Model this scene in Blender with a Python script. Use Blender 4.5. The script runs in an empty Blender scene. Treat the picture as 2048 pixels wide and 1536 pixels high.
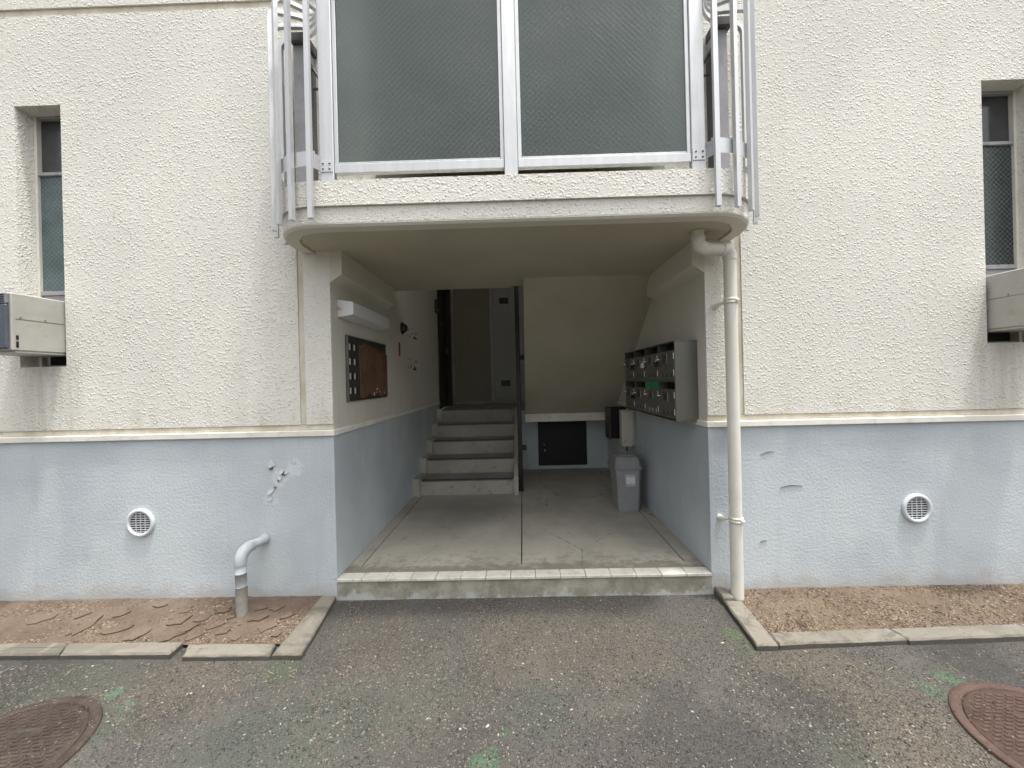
import bpy, bmesh, math, random
import numpy as np
from mathutils import Matrix, Vector, noise as mnoise
R = math.radians
random.seed(7); rng = np.random.default_rng(7)
S = bpy.context.scene
COL = S.collection

# ------------------------------------------------------------------ camera, sky, sun, exposure
F_PX, W_PX, H_PX = 769.0, 2048.0, 1536.0
cd = bpy.data.cameras.new('camera'); cam = bpy.data.objects.new('camera', cd); COL.objects.link(cam)
cd.sensor_width = 36.0; cd.lens = 36.0 * F_PX / W_PX
cd.shift_x = (1024 - 1033.3) / W_PX; cd.shift_y = (760.0 - 768.0) / W_PX
cd.clip_start = 0.05; cd.clip_end = 2000
cam.matrix_world = (Matrix.Translation((0, -2.49, 1.4)) @ Matrix.Rotation(R(0.8), 4, 'Z')
                    @ Matrix.Rotation(R(90), 4, 'X') @ Matrix.Rotation(R(-1.4), 4, 'Z'))
S.camera = cam
SUN_DIR = Vector((0.22, -0.105, 1.0)).normalized()        # towards the sun
SUN_EL = math.asin(SUN_DIR.z); SUN_AZ = math.atan2(SUN_DIR.x, SUN_DIR.y)
w = bpy.data.worlds.new('World'); S.world = w; w.use_nodes = True
wn = w.node_tree; wn.nodes.clear()
sky = wn.nodes.new('ShaderNodeTexSky'); sky.sky_type = 'NISHITA'; sky.sun_disc = False
sky.sun_elevation = SUN_EL; sky.sun_rotation = SUN_AZ; sky.air_density = 1.0; sky.dust_density = 7.0; sky.ozone_density = 1.0
hs = wn.nodes.new('ShaderNodeHueSaturation'); hs.inputs['Saturation'].default_value = 0.20
bg = wn.nodes.new('ShaderNodeBackground'); bg.inputs['Strength'].default_value = 0.15
wo = wn.nodes.new('ShaderNodeOutputWorld')
wn.links.new(sky.outputs[0], hs.inputs['Color']); wn.links.new(hs.outputs[0], bg.inputs[0]); wn.links.new(bg.outputs[0], wo.inputs[0])
sl = bpy.data.lights.new('sun', 'SUN'); sun = bpy.data.objects.new('sun', sl); COL.objects.link(sun)
sl.energy = 1.5; sl.angle = R(3.0); sl.color = (1.0, 0.96, 0.90)
sun.rotation_euler = SUN_DIR.to_track_quat('Z', 'Y').to_euler(); sun.location = (4, -6, 12)
S.view_settings.view_transform = 'Standard'; S.view_settings.look = 'None'
S.view_settings.exposure = 1.12; S.view_settings.gamma = 1.0; S.view_settings.use_curve_mapping = False
S.cycles.max_bounces = 12; S.cycles.diffuse_bounces = 8; S.cycles.glossy_bounces = 4; S.cycles.transmission_bounces = 8
S.cycles.use_denoising = True
S.cycles.caustics_reflective = False; S.cycles.caustics_refractive = False

# ------------------------------------------------------------------ material helpers
class N:
    def __init__(s, name, color=(.5, .5, .5), rough=.8, metal=0., spec=.3):
        s.m = bpy.data.materials.new(name); s.m.use_nodes = True
        s.t = s.m.node_tree; s.b = s.t.nodes['Principled BSDF']
        s.b.inputs['Base Color'].default_value = (*color, 1); s.b.inputs['Roughness'].default_value = rough
        s.b.inputs['Metallic'].default_value = metal; s.b.inputs['Specular IOR Level'].default_value = spec
        g = s.t.nodes.new('ShaderNodeNewGeometry'); s.pos = g.outputs['Position']
    def new(s, k): return s.t.nodes.new(k)
    def put(s, sock, v):
        if hasattr(v, 'is_linked') or isinstance(v, bpy.types.NodeSocket): s.t.links.new(v, sock)
        elif isinstance(v, tuple) and len(v) == 3 and sock.type == 'RGBA': sock.default_value = (*v, 1)
        else: sock.default_value = v
    def map(s, scale=(1, 1, 1), loc=(0, 0, 0), vec=None, rot=(0, 0, 0)):
        n = s.new('ShaderNodeMapping'); n.inputs['Scale'].default_value = scale; n.inputs['Location'].default_value = loc
        n.inputs['Rotation'].default_value = rot
        s.t.links.new(vec or s.pos, n.inputs['Vector']); return n.outputs[0]
    def noise(s, scale, detail=3., rough=.55, vec=None, dist=0.):
        n = s.new('ShaderNodeTexNoise'); n.inputs['Scale'].default_value = scale; n.inputs['Detail'].default_value = detail
        n.inputs['Roughness'].default_value = rough; n.inputs['Distortion'].default_value = dist
        s.t.links.new(vec or s.pos, n.inputs['Vector']); return n.outputs['Fac']
    def voro(s, scale, feature='F1', vec=None, out='Distance'):
        n = s.new('ShaderNodeTexVoronoi'); n.feature = feature; n.inputs['Scale'].default_value = scale
        s.t.links.new(vec or s.pos, n.inputs['Vector']); return n.outputs[out]
    def ss(s, v, a, b, lo=0., hi=1.):
        n = s.new('ShaderNodeMapRange'); n.interpolation_type = 'SMOOTHSTEP'; s.put(n.inputs['Value'], v)
        n.inputs['From Min'].default_value = a; n.inputs['From Max'].default_value = b
        n.inputs['To Min'].default_value = lo; n.inputs['To Max'].default_value = hi; return n.outputs[0]
    def math(s, op, a, b=0., c=None):
        n = s.new('ShaderNodeMath'); n.operation = op; s.put(n.inputs[0], a); s.put(n.inputs[1], b)
        if c is not None: s.put(n.inputs[2], c)
        return n.outputs[0]
    def mix(s, f, a, b, mode='MIX'):
        n = s.new('ShaderNodeMix'); n.data_type = 'RGBA'; n.blend_type = mode
        s.put(n.inputs[0], f); s.put(n.inputs[6], a); s.put(n.inputs[7], b); return n.outputs[2]
    def sep(s):
        n = s.new('ShaderNodeSeparateXYZ'); s.t.links.new(s.pos, n.inputs[0]); return n.outputs
    def spot(s, x, y, z, rad, soft, wob=.5, nscale=14.):
        d = s.new('ShaderNodeVectorMath'); d.operation = 'DISTANCE'; s.t.links.new(s.pos, d.inputs[0]); d.inputs[1].default_value = (x, y, z)
        nz = s.noise(nscale, 4, .6)
        v = s.math('MULTIPLY_ADD', s.math('SUBTRACT', nz, .5), rad * wob * 4, d.outputs['Value'])
        return s.ss(v, rad - soft, rad + soft, 1., 0.)
    def color(s, v): s.put(s.b.inputs['Base Color'], v)
    def rough(s, v): s.put(s.b.inputs['Roughness'], v)
    def bump(s, h, dist=.003, strength=1., prev=None):
        n = s.new('ShaderNodeBump'); n.inputs['Strength'].default_value = strength; n.inputs['Distance'].default_value = dist
        s.put(n.inputs['Height'], h)
        if prev: s.t.links.new(prev, n.inputs['Normal'])
        s.t.links.new(n.outputs[0], s.b.inputs['Normal']); return n.outputs[0]

M = {}
def simple(key, color, rough=.7, metal=0., spec=.3, var=.12, nscale=6., bscale=0., bdist=.001, dirt=None):
    n = N(key, color, rough, metal, spec)
    f = n.noise(nscale, 5, .6)
    dk = tuple(c * (1 - var) for c in color); lt = tuple(min(1, c * (1 + var)) for c in color)
    c = n.mix(n.ss(f, .3, .7), dk, lt)
    if dirt:
        c = n.mix(n.ss(n.noise(nscale * 2.7, 6, .65), .52, .72, 0, .7), c, dirt)
    n.color(c)
    n.rough(n.ss(n.noise(nscale * 3, 4, .6), .3, .7, max(0, rough - .08), min(1, rough + .08)))
    if bscale: n.bump(n.noise(bscale, 4, .6), bdist, .8)
    M[key] = n.m; return n

def stucco(key, col, bs=1., amp=1., soft=False):
    n = N(key, col, .88, 0, .2)
    o = n.sep()
    # slow weathering tone, vertical rain streaks, dirt above the moulding
    big = n.noise(.9, 3, .5)
    streak = n.noise(1.0, 5, .65, n.map((5.0, 5.0, .35)))
    c = n.mix(n.ss(big, .35, .65), tuple(x * .91 for x in col), col)
    c = n.mix(n.ss(streak, .50, .72, 0, .45), c, tuple(x * y for x, y in zip(col, (.88, .875, .86))))
    low = n.ss(o[2], 1.10, 1.42, 1, 0)
    c = n.mix(n.math('MULTIPLY', low, n.ss(n.noise(3.2, 5, .65, n.map((3, 3, .5))), .42, .68, 0, .55)), c, (.60, .56, .44))
    # rain-washed grime below the slit windows
    for (xa, xb) in ((-3.32, -2.92), (2.88, 3.34)):
        m_ = n.math('MULTIPLY', n.math('MULTIPLY', n.ss(o[0], xa - .06, xa + .05), n.ss(o[0], xb - .05, xb + .06, 1, 0)), n.ss(o[2], 1.54, 1.60, 1, 0))
        c = n.mix(n.math('MULTIPLY', m_, n.ss(n.noise(1.0, 5, .65, n.map((14, 14, .8))), .38, .66, .15, .6)), c, (.50, .48, .42))
    # the sprayed coat: raised, slightly flattened blobs of two sizes
    def dots(scale, lo, a, b, off):
        warp = n.new('ShaderNodeVectorMath'); warp.operation = 'MULTIPLY_ADD'
        nz = n.new('ShaderNodeTexNoise'); nz.inputs['Scale'].default_value = scale * .9; nz.inputs['Detail'].default_value = 2; n.t.links.new(n.pos, nz.inputs['Vector'])
        n.t.links.new(nz.outputs['Color'], warp.inputs[0]); warp.inputs[1].default_value = (.9 / scale,) * 3; n.t.links.new(n.pos, warp.inputs[2])
        v = n.map((1, 1, 1), (off, off, off), warp.outputs[0])
        d = n.voro(scale, 'F1', v); sc = n.new('ShaderNodeSeparateColor'); n.t.links.new(n.voro(scale, 'F1', v, 'Color'), sc.inputs[0])
        return n.math('MULTIPLY', n.ss(d, a, b, 1, 0), n.ss(sc.outputs[0], lo, lo + .35))
    cov = n.ss(n.noise(4, 3, .5), .35, .65, .65, 1.)
    h = n.math('ADD', n.math('MULTIPLY', dots(62 * bs, .34, .15, .62, 0.), cov), n.math('MULTIPLY', dots(128 * bs, .25, .12, .6, 3.7), .5))
    h = n.math('ADD', h, n.math('ADD', n.math('MULTIPLY', n.noise(30 * bs, 4, .6), .55), n.math('MULTIPLY', n.noise(260 * bs, 2, .5), .10)))
    n.bump(h, .0036 * amp, 1.)
    n.color(c); M[key] = n.m; return n
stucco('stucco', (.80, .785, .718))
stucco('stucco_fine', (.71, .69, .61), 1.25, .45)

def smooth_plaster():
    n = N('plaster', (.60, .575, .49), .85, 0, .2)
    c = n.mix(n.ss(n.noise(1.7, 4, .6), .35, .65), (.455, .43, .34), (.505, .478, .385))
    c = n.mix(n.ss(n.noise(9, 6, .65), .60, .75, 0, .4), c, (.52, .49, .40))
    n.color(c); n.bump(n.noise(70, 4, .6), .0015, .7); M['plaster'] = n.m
smooth_plaster()

def joint():
    n = N('joint', (.62, .58, .48), .8, 0, .25)
    c = n.mix(n.ss(n.noise(7, 5, .65, n.map((1, 1, .6))), .35, .65), (.54, .49, .38), (.68, .645, .55))
    n.color(c); n.bump(n.noise(120, 3, .5), .0008, .6); M['joint'] = n.m
joint()
simple('molding', (.78, .76, .69), .6, 0, .35, .07, 5, 90, .0008, (.60, .56, .46))

def plinth():
    n = N('plinth_paint', (.47, .53, .59), .6, 0, .35)
    o = n.sep()
    a, b = (.44, .488, .518), (.555, .605, .628)
    c = n.mix(n.ss(n.noise(1.1, 4, .55), .34, .66), a, b)
    c = n.mix(n.ss(n.noise(2.6, 5, .6, n.map((1.6, 1.6, .8), (4, 2, 1))), .52, .68, 0, .6), c, (.56, .61, .615))
    c = n.mix(n.ss(n.noise(1.0, 5, .6, n.map((7, 7, .5))), .56, .72, 0, .35), c, (.43, .47, .505))
    # splashed earth along the foot of the wall
    foot = n.math('MULTIPLY_ADD', n.math('SUBTRACT', n.noise(6, 5, .65), .5), .30, o[2])
    c = n.mix(n.ss(foot, .03, .13, .5, 0), c, (.40, .36, .31))
    c = n.mix(n.ss(n.noise(55, 3, .6), .70, .78, 0, .35), c, (.33, .34, .35))
    # paint rubbed pale or blistered near the entrance corner
    for (x, z, r) in ((-1.60, .80, .05), (-1.66, .66, .04), (-1.50, .86, .05)):
        c = n.mix(n.spot(x, 0, z, r, .02, .7, 22), c, (.60, .645, .68))
    n.color(c)
    h = n.math('ADD', n.noise(60, 3, .55), n.math('MULTIPLY', n.noise(170, 2, .5), .45))
    h = n.math('ADD', h, n.math('MULTIPLY', n.noise(9, 3, .5), .5))
    n.bump(h, .0036, .9); M['plinth'] = n.m
plinth()

def concrete(key, base, dark, damp=None, bd=.002, wet=0.):
    n = N(key, base, .85, 0, .25)
    c = n.mix(n.ss(n.noise(2.2, 5, .6), .32, .68), tuple(x * .86 for x in base), tuple(min(1, x * 1.1) for x in base))
    c = n.mix(n.ss(n.noise(12, 6, .68), .55, .74, 0, .75), c, dark)
    c = n.mix(n.ss(n.noise(150, 2, .5), .64, .74, 0, .5), c, tuple(x * .6 for x in base))
    if damp: c = n.mix(n.ss(n.noise(3.6, 6, .7, None, .6), .50, .60, 0, .85), c, damp)
    n.color(c); n.rough(n.ss(n.noise(5, 4), .3, .7, .62 - wet, .92))
    h = n.math('ADD', n.noise(40, 4, .6), n.math('MULTIPLY', n.noise(220, 2, .5), .4))
    n.bump(h, bd, .8); M[key] = n.m; return n
concrete('stair_concrete', (.41, .395, .345), (.17, .163, .142))
concrete('tread_concrete', (.30, .295, .27), (.16, .155, .14))
concrete('kerb_concrete', (.205, .188, .155), (.085, .08, .068), (.12, .108, .088), .005)
concrete('kerb_old', (.195, .18, .15), (.085, .08, .07), (.15, .136, .11), .005)

def dark_foot(key, z):  # darkens the kerb colour below height z, with an uneven edge
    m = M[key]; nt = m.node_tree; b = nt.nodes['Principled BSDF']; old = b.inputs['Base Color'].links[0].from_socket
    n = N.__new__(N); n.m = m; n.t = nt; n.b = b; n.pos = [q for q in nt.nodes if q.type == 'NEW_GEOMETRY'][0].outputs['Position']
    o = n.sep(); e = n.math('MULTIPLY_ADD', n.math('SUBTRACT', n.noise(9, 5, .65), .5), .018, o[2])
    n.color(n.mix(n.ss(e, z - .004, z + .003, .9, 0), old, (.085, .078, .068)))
dark_foot('kerb_concrete', .0205); dark_foot('kerb_old', .0205)
def porch():
    n = N('porch_concrete', (.37, .355, .315), .7, 0, .3)
    o = n.sep()
    c = n.mix(n.ss(n.noise(1.6, 5, .6), .32, .68), (.345, .325, .275), (.465, .438, .375))
    c = n.mix(n.ss(n.noise(9, 6, .7, n.map((1, .6, 1))), .56, .72, 0, .6), c, (.24, .225, .195))
    # trodden dark patch in front of the stairs, and stains along the rain-wetted front edge
    c = n.mix(n.math('MULTIPLY', n.spot(-.62, 1.35, .13, .38, .35, .35, 4), .62), c, (.16, .152, .135))
    edge = n.math('MULTIPLY_ADD', n.math('SUBTRACT', n.noise(11, 6, .7), .5), .42, o[1])
    c = n.mix(n.ss(edge, .10, .22, .88, 0), c, (.205, .185, .145))
    edge2 = n.math('MULTIPLY_ADD', n.math('SUBTRACT', n.noise(5, 6, .7), .5), .5, o[1])
    c = n.mix(n.math('MULTIPLY', n.ss(edge2, .2, .5, .6, 0), n.ss(n.noise(14, 5, .7), .5, .62)), c, (.24, .215, .17))
    # hairline cracks
    cr = n.voro(1.5, 'DISTANCE_TO_EDGE', n.map((1, .75, 1), (.35, .6, 0), None), 'Distance')
    crw = n.math('MULTIPLY_ADD', n.math('SUBTRACT', n.noise(26, 4, .7), .5), .05, cr)
    xs = n.ss(o[0], .05, .25, 0, 1)
    c = n.mix(n.math('MULTIPLY', n.math('MULTIPLY', n.ss(crw, .0, .010, .85, 0), xs), n.ss(n.noise(3, 3), .42, .58)), c, (.11, .10, .085))
    c = n.mix(n.ss(n.noise(48, 3, .6), .735, .76, 0, .8), c, (.07, .065, .06))
    n.color(c); n.rough(n.ss(n.noise(4, 4), .3, .7, .5, .85))
    n.bump(n.math('ADD', n.noise(30, 4, .6), n.math('MULTIPLY', n.noise(200, 2), .3)), .0016, .8); M['porch'] = n.m
porch()

def step_front():
    n = N('step_front', (.36, .345, .28), .85)
    o = n.sep()
    c = n.mix(n.ss(n.noise(7, 6, .65), .35, .65), (.22, .21, .165), (.36, .345, .285))
    # remains of grey-blue paint, thickest along the foot and at the ends
    v = n.math('MULTIPLY_ADD', o[2], -3.2, n.noise(6.5, 6, .68, n.map((1, 1, .7))))
    ends = n.math('MULTIPLY', n.math('POWER', n.math('ABSOLUTE', n.math('MULTIPLY', o[0], .8)), 4), .16)
    v = n.math('ADD', v, ends)
    c = n.mix(n.ss(v, .46, .56, 0, .75), c, (.46, .475, .47))
    c = n.mix(n.ss(n.noise(24, 5, .7), .60, .72, 0, .7), c, (.16, .15, .12))
    n.color(c); n.bump(n.math('ADD', n.noise(45, 4, .65), n.math('MULTIPLY', v, .6)), .004, .8); M['step_front'] = n.m
step_front()
simple('tile', (.60, .58, .51), .45, 0, .4, .10, 9, 120, .0006, (.34, .31, .25))
simple('gap_dark', (.06, .056, .05), .9)

def asphalt():
    n = N('asphalt', (.09, .085, .08), .92, 0, .25)
    # worn binder, brown silt drifts, pale and dark aggregate
    big = n.noise(1.5, 5, .62)
    c = n.mix(n.ss(big, .36, .62), (.074, .070, .066), (.104, .097, .088))
    silt = n.ss(n.noise(2.1, 6, .66, n.map((1, 1, 1), (3.1, 7.7, 0))), .47, .66, 0, .55)
    c = n.mix(silt, c, (.103, .094, .080))
    for (x, y, r, k) in ((1.32, -.66, .22, .8), (1.45, -1.02, .24, .8), (-1.62, -.66, .22, .65), (-.02, -.46, .24, .6), (-.8, -.42, .22, .4), (.45, -.42, .3, .45), (1.75,-1.25,.3,.6)):
        c = n.mix(n.math('MULTIPLY', n.spot(x, y, 0, r, .16, .5, 7), k), c, (.122, .107, .085))
    for (x, y, r, k) in ((1.16, -.84, .16, .75), (2.1, -.58, .2, .8), (-2.5, -.64, .25, .85), (.7, -1.2, .4, .5), (-.3,-1.3,.3,.4), (1.22, -.20, .06, .6)):
        c = n.mix(n.math('MULTIPLY', n.spot(x, y, 0, r, .12, .5, 8), k), c, (.048, .046, .045))
    # moss and rubbed-off green paint
    for (x, y, r, k, col) in ((-1.924, -.732, .035, .95, (.085, .165, .10)), (-1.80, -.80, .026, .9, (.082, .15, .095)),
                              (-.171, -1.075, .05, .9, (.07, .13, .08)), (-.102, -.962, .022, .7, (.062,.11,.07)),
                              (1.112, -.40, .05, .8, (.075, .125, .055)), (1.13, -.50, .07, .45, (.068,.096,.062)),
                              (1.907, -.715, .05, .8, (.075, .135, .082)), (1.76, -.775, .045, .75, (.075, .13, .08)),
                              (-.80, -.90, .22, .50, (.075,.092,.075)), (-1.22, -.60, .10, .6, (.065,.09,.054)),
                              (1.147, -1.07, .12, .45, (.066,.082,.066)), (-.46, -.78, .16, .4, (.075,.088,.068)),
                              (-1.80, -.92, .10, .6, (.076,.1,.08)), (-2.2, -.68, .2, .55, (.066,.08,.06)), (-1.1, -1.05, .25, .45, (.07,.09,.073)), (.05,-.86,.14,.4,(.07,.092,.072))):
        c = n.mix(n.math('MULTIPLY', n.spot(x, y, 0, r, r * .45, .7, 26), k), c, col)
    v = n.voro(175, 'F1'); vc = n.voro(175, 'F1', None, 'Color')
    sepc = n.new('ShaderNodeSeparateColor'); n.t.links.new(vc, sepc.inputs[0])
    stone = n.math('MULTIPLY', n.ss(v, .34, .52, 1, 0), n.ss(sepc.outputs[0], .52, .56))
    c = n.mix(n.math('MULTIPLY', stone, .7), c, n.mix(sepc.outputs[1], (.085, .08, .072), (.20, .18, .15)))
    hole = n.math('MULTIPLY', n.ss(v, .36, .56, 1, 0), n.ss(sepc.outputs[2], .72, .76))
    c = n.mix(n.math('MULTIPLY', hole, .8), c, (.028, .027, .026))
    n.color(c)
    h = n.math('SUBTRACT', n.math('ADD', n.noise(120, 4, .65), n.math('MULTIPLY', stone, .8)), n.math('MULTIPLY', hole, .9))
    n.bump(n.math('ADD', h, n.math('MULTIPLY', n.noise(14, 4, .6), 1.2)), .006, 1.); M['asphalt'] = n.m
asphalt()

def soil(key, a, b, crk):
    n = N(key, a, .95, 0, .1)
    c = n.mix(n.ss(n.noise(4, 6, .65), .35, .65), a, b)
    c = n.mix(n.ss(n.noise(26, 5, .7), .55, .7, 0, .6), c, tuple(x * .55 for x in a))
    c = n.mix(n.ss(n.noise(90, 3, .6), .62, .72, 0, .5), c, tuple(min(1, x * 1.7) for x in b))
    n.color(c)
    h = n.math('ADD', n.noise(35, 5, .65), n.math('MULTIPLY', n.noise(150, 3, .6), .5))
    n.bump(h, .008, 1.); M[key] = n.m
soil('soil', (.122, .092, .070), (.164, .128, .098), 1)
soil('soil_dry', (.130, .099, .073), (.176, .138, .103), 0)
soil('crust', (.130, .096, .072), (.172, .131, .100), 0)

def alu():
    n = N('aluminium', (.72, .73, .75), .42, .55, .5)
    c = n.mix(n.ss(n.noise(4, 5, .6, n.map((6, 6, .6))), .35, .68), (.575, .585, .59), (.64, .65, .65))
    c = n.mix(n.ss(n.noise(60, 4, .65), .62, .74, 0, .45), c, (.45, .45, .45))
    n.color(c); n.rough(n.ss(n.noise(20, 4), .3, .7, .34, .55)); M['alu'] = n.m
alu()
simple('alu_dull', (.36, .365, .38), .55, .2, .4, .08, 5, 0, 0, (.26, .26, .27))
simple('alu_dark', (.10, .098, .10), .6, .2, .3)
simple('bolt', (.20, .20, .21), .4, .8, .5)
simple('wire', (.36, .41, .41), .5, .3, .4)

def frosted():
    n = N('wired_glass', (.30, .36, .345), .42, 0, .5)
    n.b.inputs['Transmission Weight'].default_value = .66; n.b.inputs['IOR'].default_value = 1.25
    c = n.mix(n.ss(n.noise(2.2, 3, .5), .35, .65), (.235, .285, .275), (.275, .325, .308)); n.color(c)
    v = n.voro(75, 'SMOOTH_F1')
    n.bump(n.math('ADD', v, n.math('MULTIPLY', n.noise(120, 2), .5)), .003, .4); M['frosted'] = n.m
frosted()
def dark_glass(key, col, bs, r):
    n = N(key, col, r, 0, .55)
    c = n.mix(n.ss(n.noise(3, 4, .6), .35, .65), tuple(x * .7 for x in col), tuple(x * 1.35 for x in col)); n.color(c)
    if bs: n.bump(n.voro(bs, 'SMOOTH_F1'), .003, .5)
    M[key] = n.m
dark_glass('glass_plain', (.045, .048, .050), 0, .12)
dark_glass('glass_teal', (.075, .115, .120), 110, .25)
dark_glass('glass_green', (.022, .034, .034), 110, .25)
simple('pvc', (.72, .70, .63), .42, 0, .45, .06, 3, 0, 0, (.60, .57, .49))
simple('pvc_white', (.62, .65, .67), .4, 0, .45, .04, 5)
simple('pipe_blue', (.42, .46, .485), .5, 0, .4, .08, 8, 60, .0015, (.30, .32, .33))
simple('pipe_old', (.30, .29, .26), .7, 0, .3, .15, 14, 50, .002, (.26, .22, .17))
M['acrylic'] = N('acrylic', (.74, .76, .78), .38, 0, .4).m
simple('lamp_base', (.74, .73, .68), .45, 0, .4, .05, 5)
simple('steel_dark', (.075, .070, .062), .45, .3, .4, .2, 8)
simple('steel', (.170, .170, .146), .40, .6, .5, .10, 3)
simple('steel_door', (.20, .192, .172), .36, .55, .5, .10, 5)
simple('chrome', (.70, .70, .69), .22, .9, .5, .05)
simple('brown_board', (.155, .092, .058), .9, 0, .15, .25, 7, 90, .002, (.11, .062, .036))
simple('brown_torn', (.22, .165, .105), .95, 0, .1, .25, 18, 70, .003, (.10, .06, .04))
simple('slot_white', (.62, .60, .56), .6)
simple('black', (.012, .012, .012), .5, 0, .35)
simple('black_rail', (.020, .016, .014), .4, .1, .4)
simple('door_brown', (.022, .017, .013), .45, 0, .4)
simple('door_grey', (.40, .405, .39), .5, 0, .4, .04, 2, 0, 0)
simple('beige_panel', (.30, .275, .21), .6, 0, .3, .05, 2, 0, 0)
simple('red_plastic', (.07, .008, .007), .25, 0, .5)
simple('red_paper', (.30, .05, .02), .7)
simple('sticker_dark', (.10, .07, .05), .8)
simple('sticker_red', (.12, .045, .03), .8)
simple('green_tape', (.035, .23, .085), .55, 0, .3, .15, 10)
simple('bin_grey', (.29, .29, .30), .55, 0, .35, .08, 6, 0, 0, (.35, .35, .35))
simple('bin_lid', (.255, .257, .265), .5, 0, .35, .08, 6)
simple('paper_white', (.72, .73, .74), .7)
simple('tape_clear', (.47, .47, .46), .35)
simple('yellow', (.42, .33, .05), .6)
simple('box_beige', (.53, .51, .44), .5, 0, .4, .05, 5)
simple('ac_metal', (.43, .425, .39), .5, .15, .4, .08, 5, 60, .0008, (.36, .34, .28))
simple('ac_front', (.10, .12, .15), .25, .2, .5, .2, 5)
simple('ac_grille', (.22, .24, .255), .5)
simple('manhole_brown', (.060, .045, .038), .72, .25, .3, .22, 9, 70, .002, (.11, .09, .07))
simple('manhole_red', (.085, .053, .043), .75, .2, .3, .18, 9, 70, .002, (.12, .09, .07))
simple('brass', (.40, .36, .26), .4, .7, .4)
simple('exposed_render', (.20, .175, .125), .95, 0, .1, .2, 30, 80, .003)
simple('paint_flake', (.52, .56, .585), .6, 0, .3, .06, 30)
simple('scuff', (.17, .18, .19), .8)
def stone_mat():
    n = N('stones', (.3, .28, .25), .85, 0, .3)
    a = n.new('ShaderNodeAttribute'); a.attribute_name = 'col'
    n.color(a.outputs['Color']); n.bump(n.noise(400, 2), .001, .5); M['stones'] = n.m
stone_mat()

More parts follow.
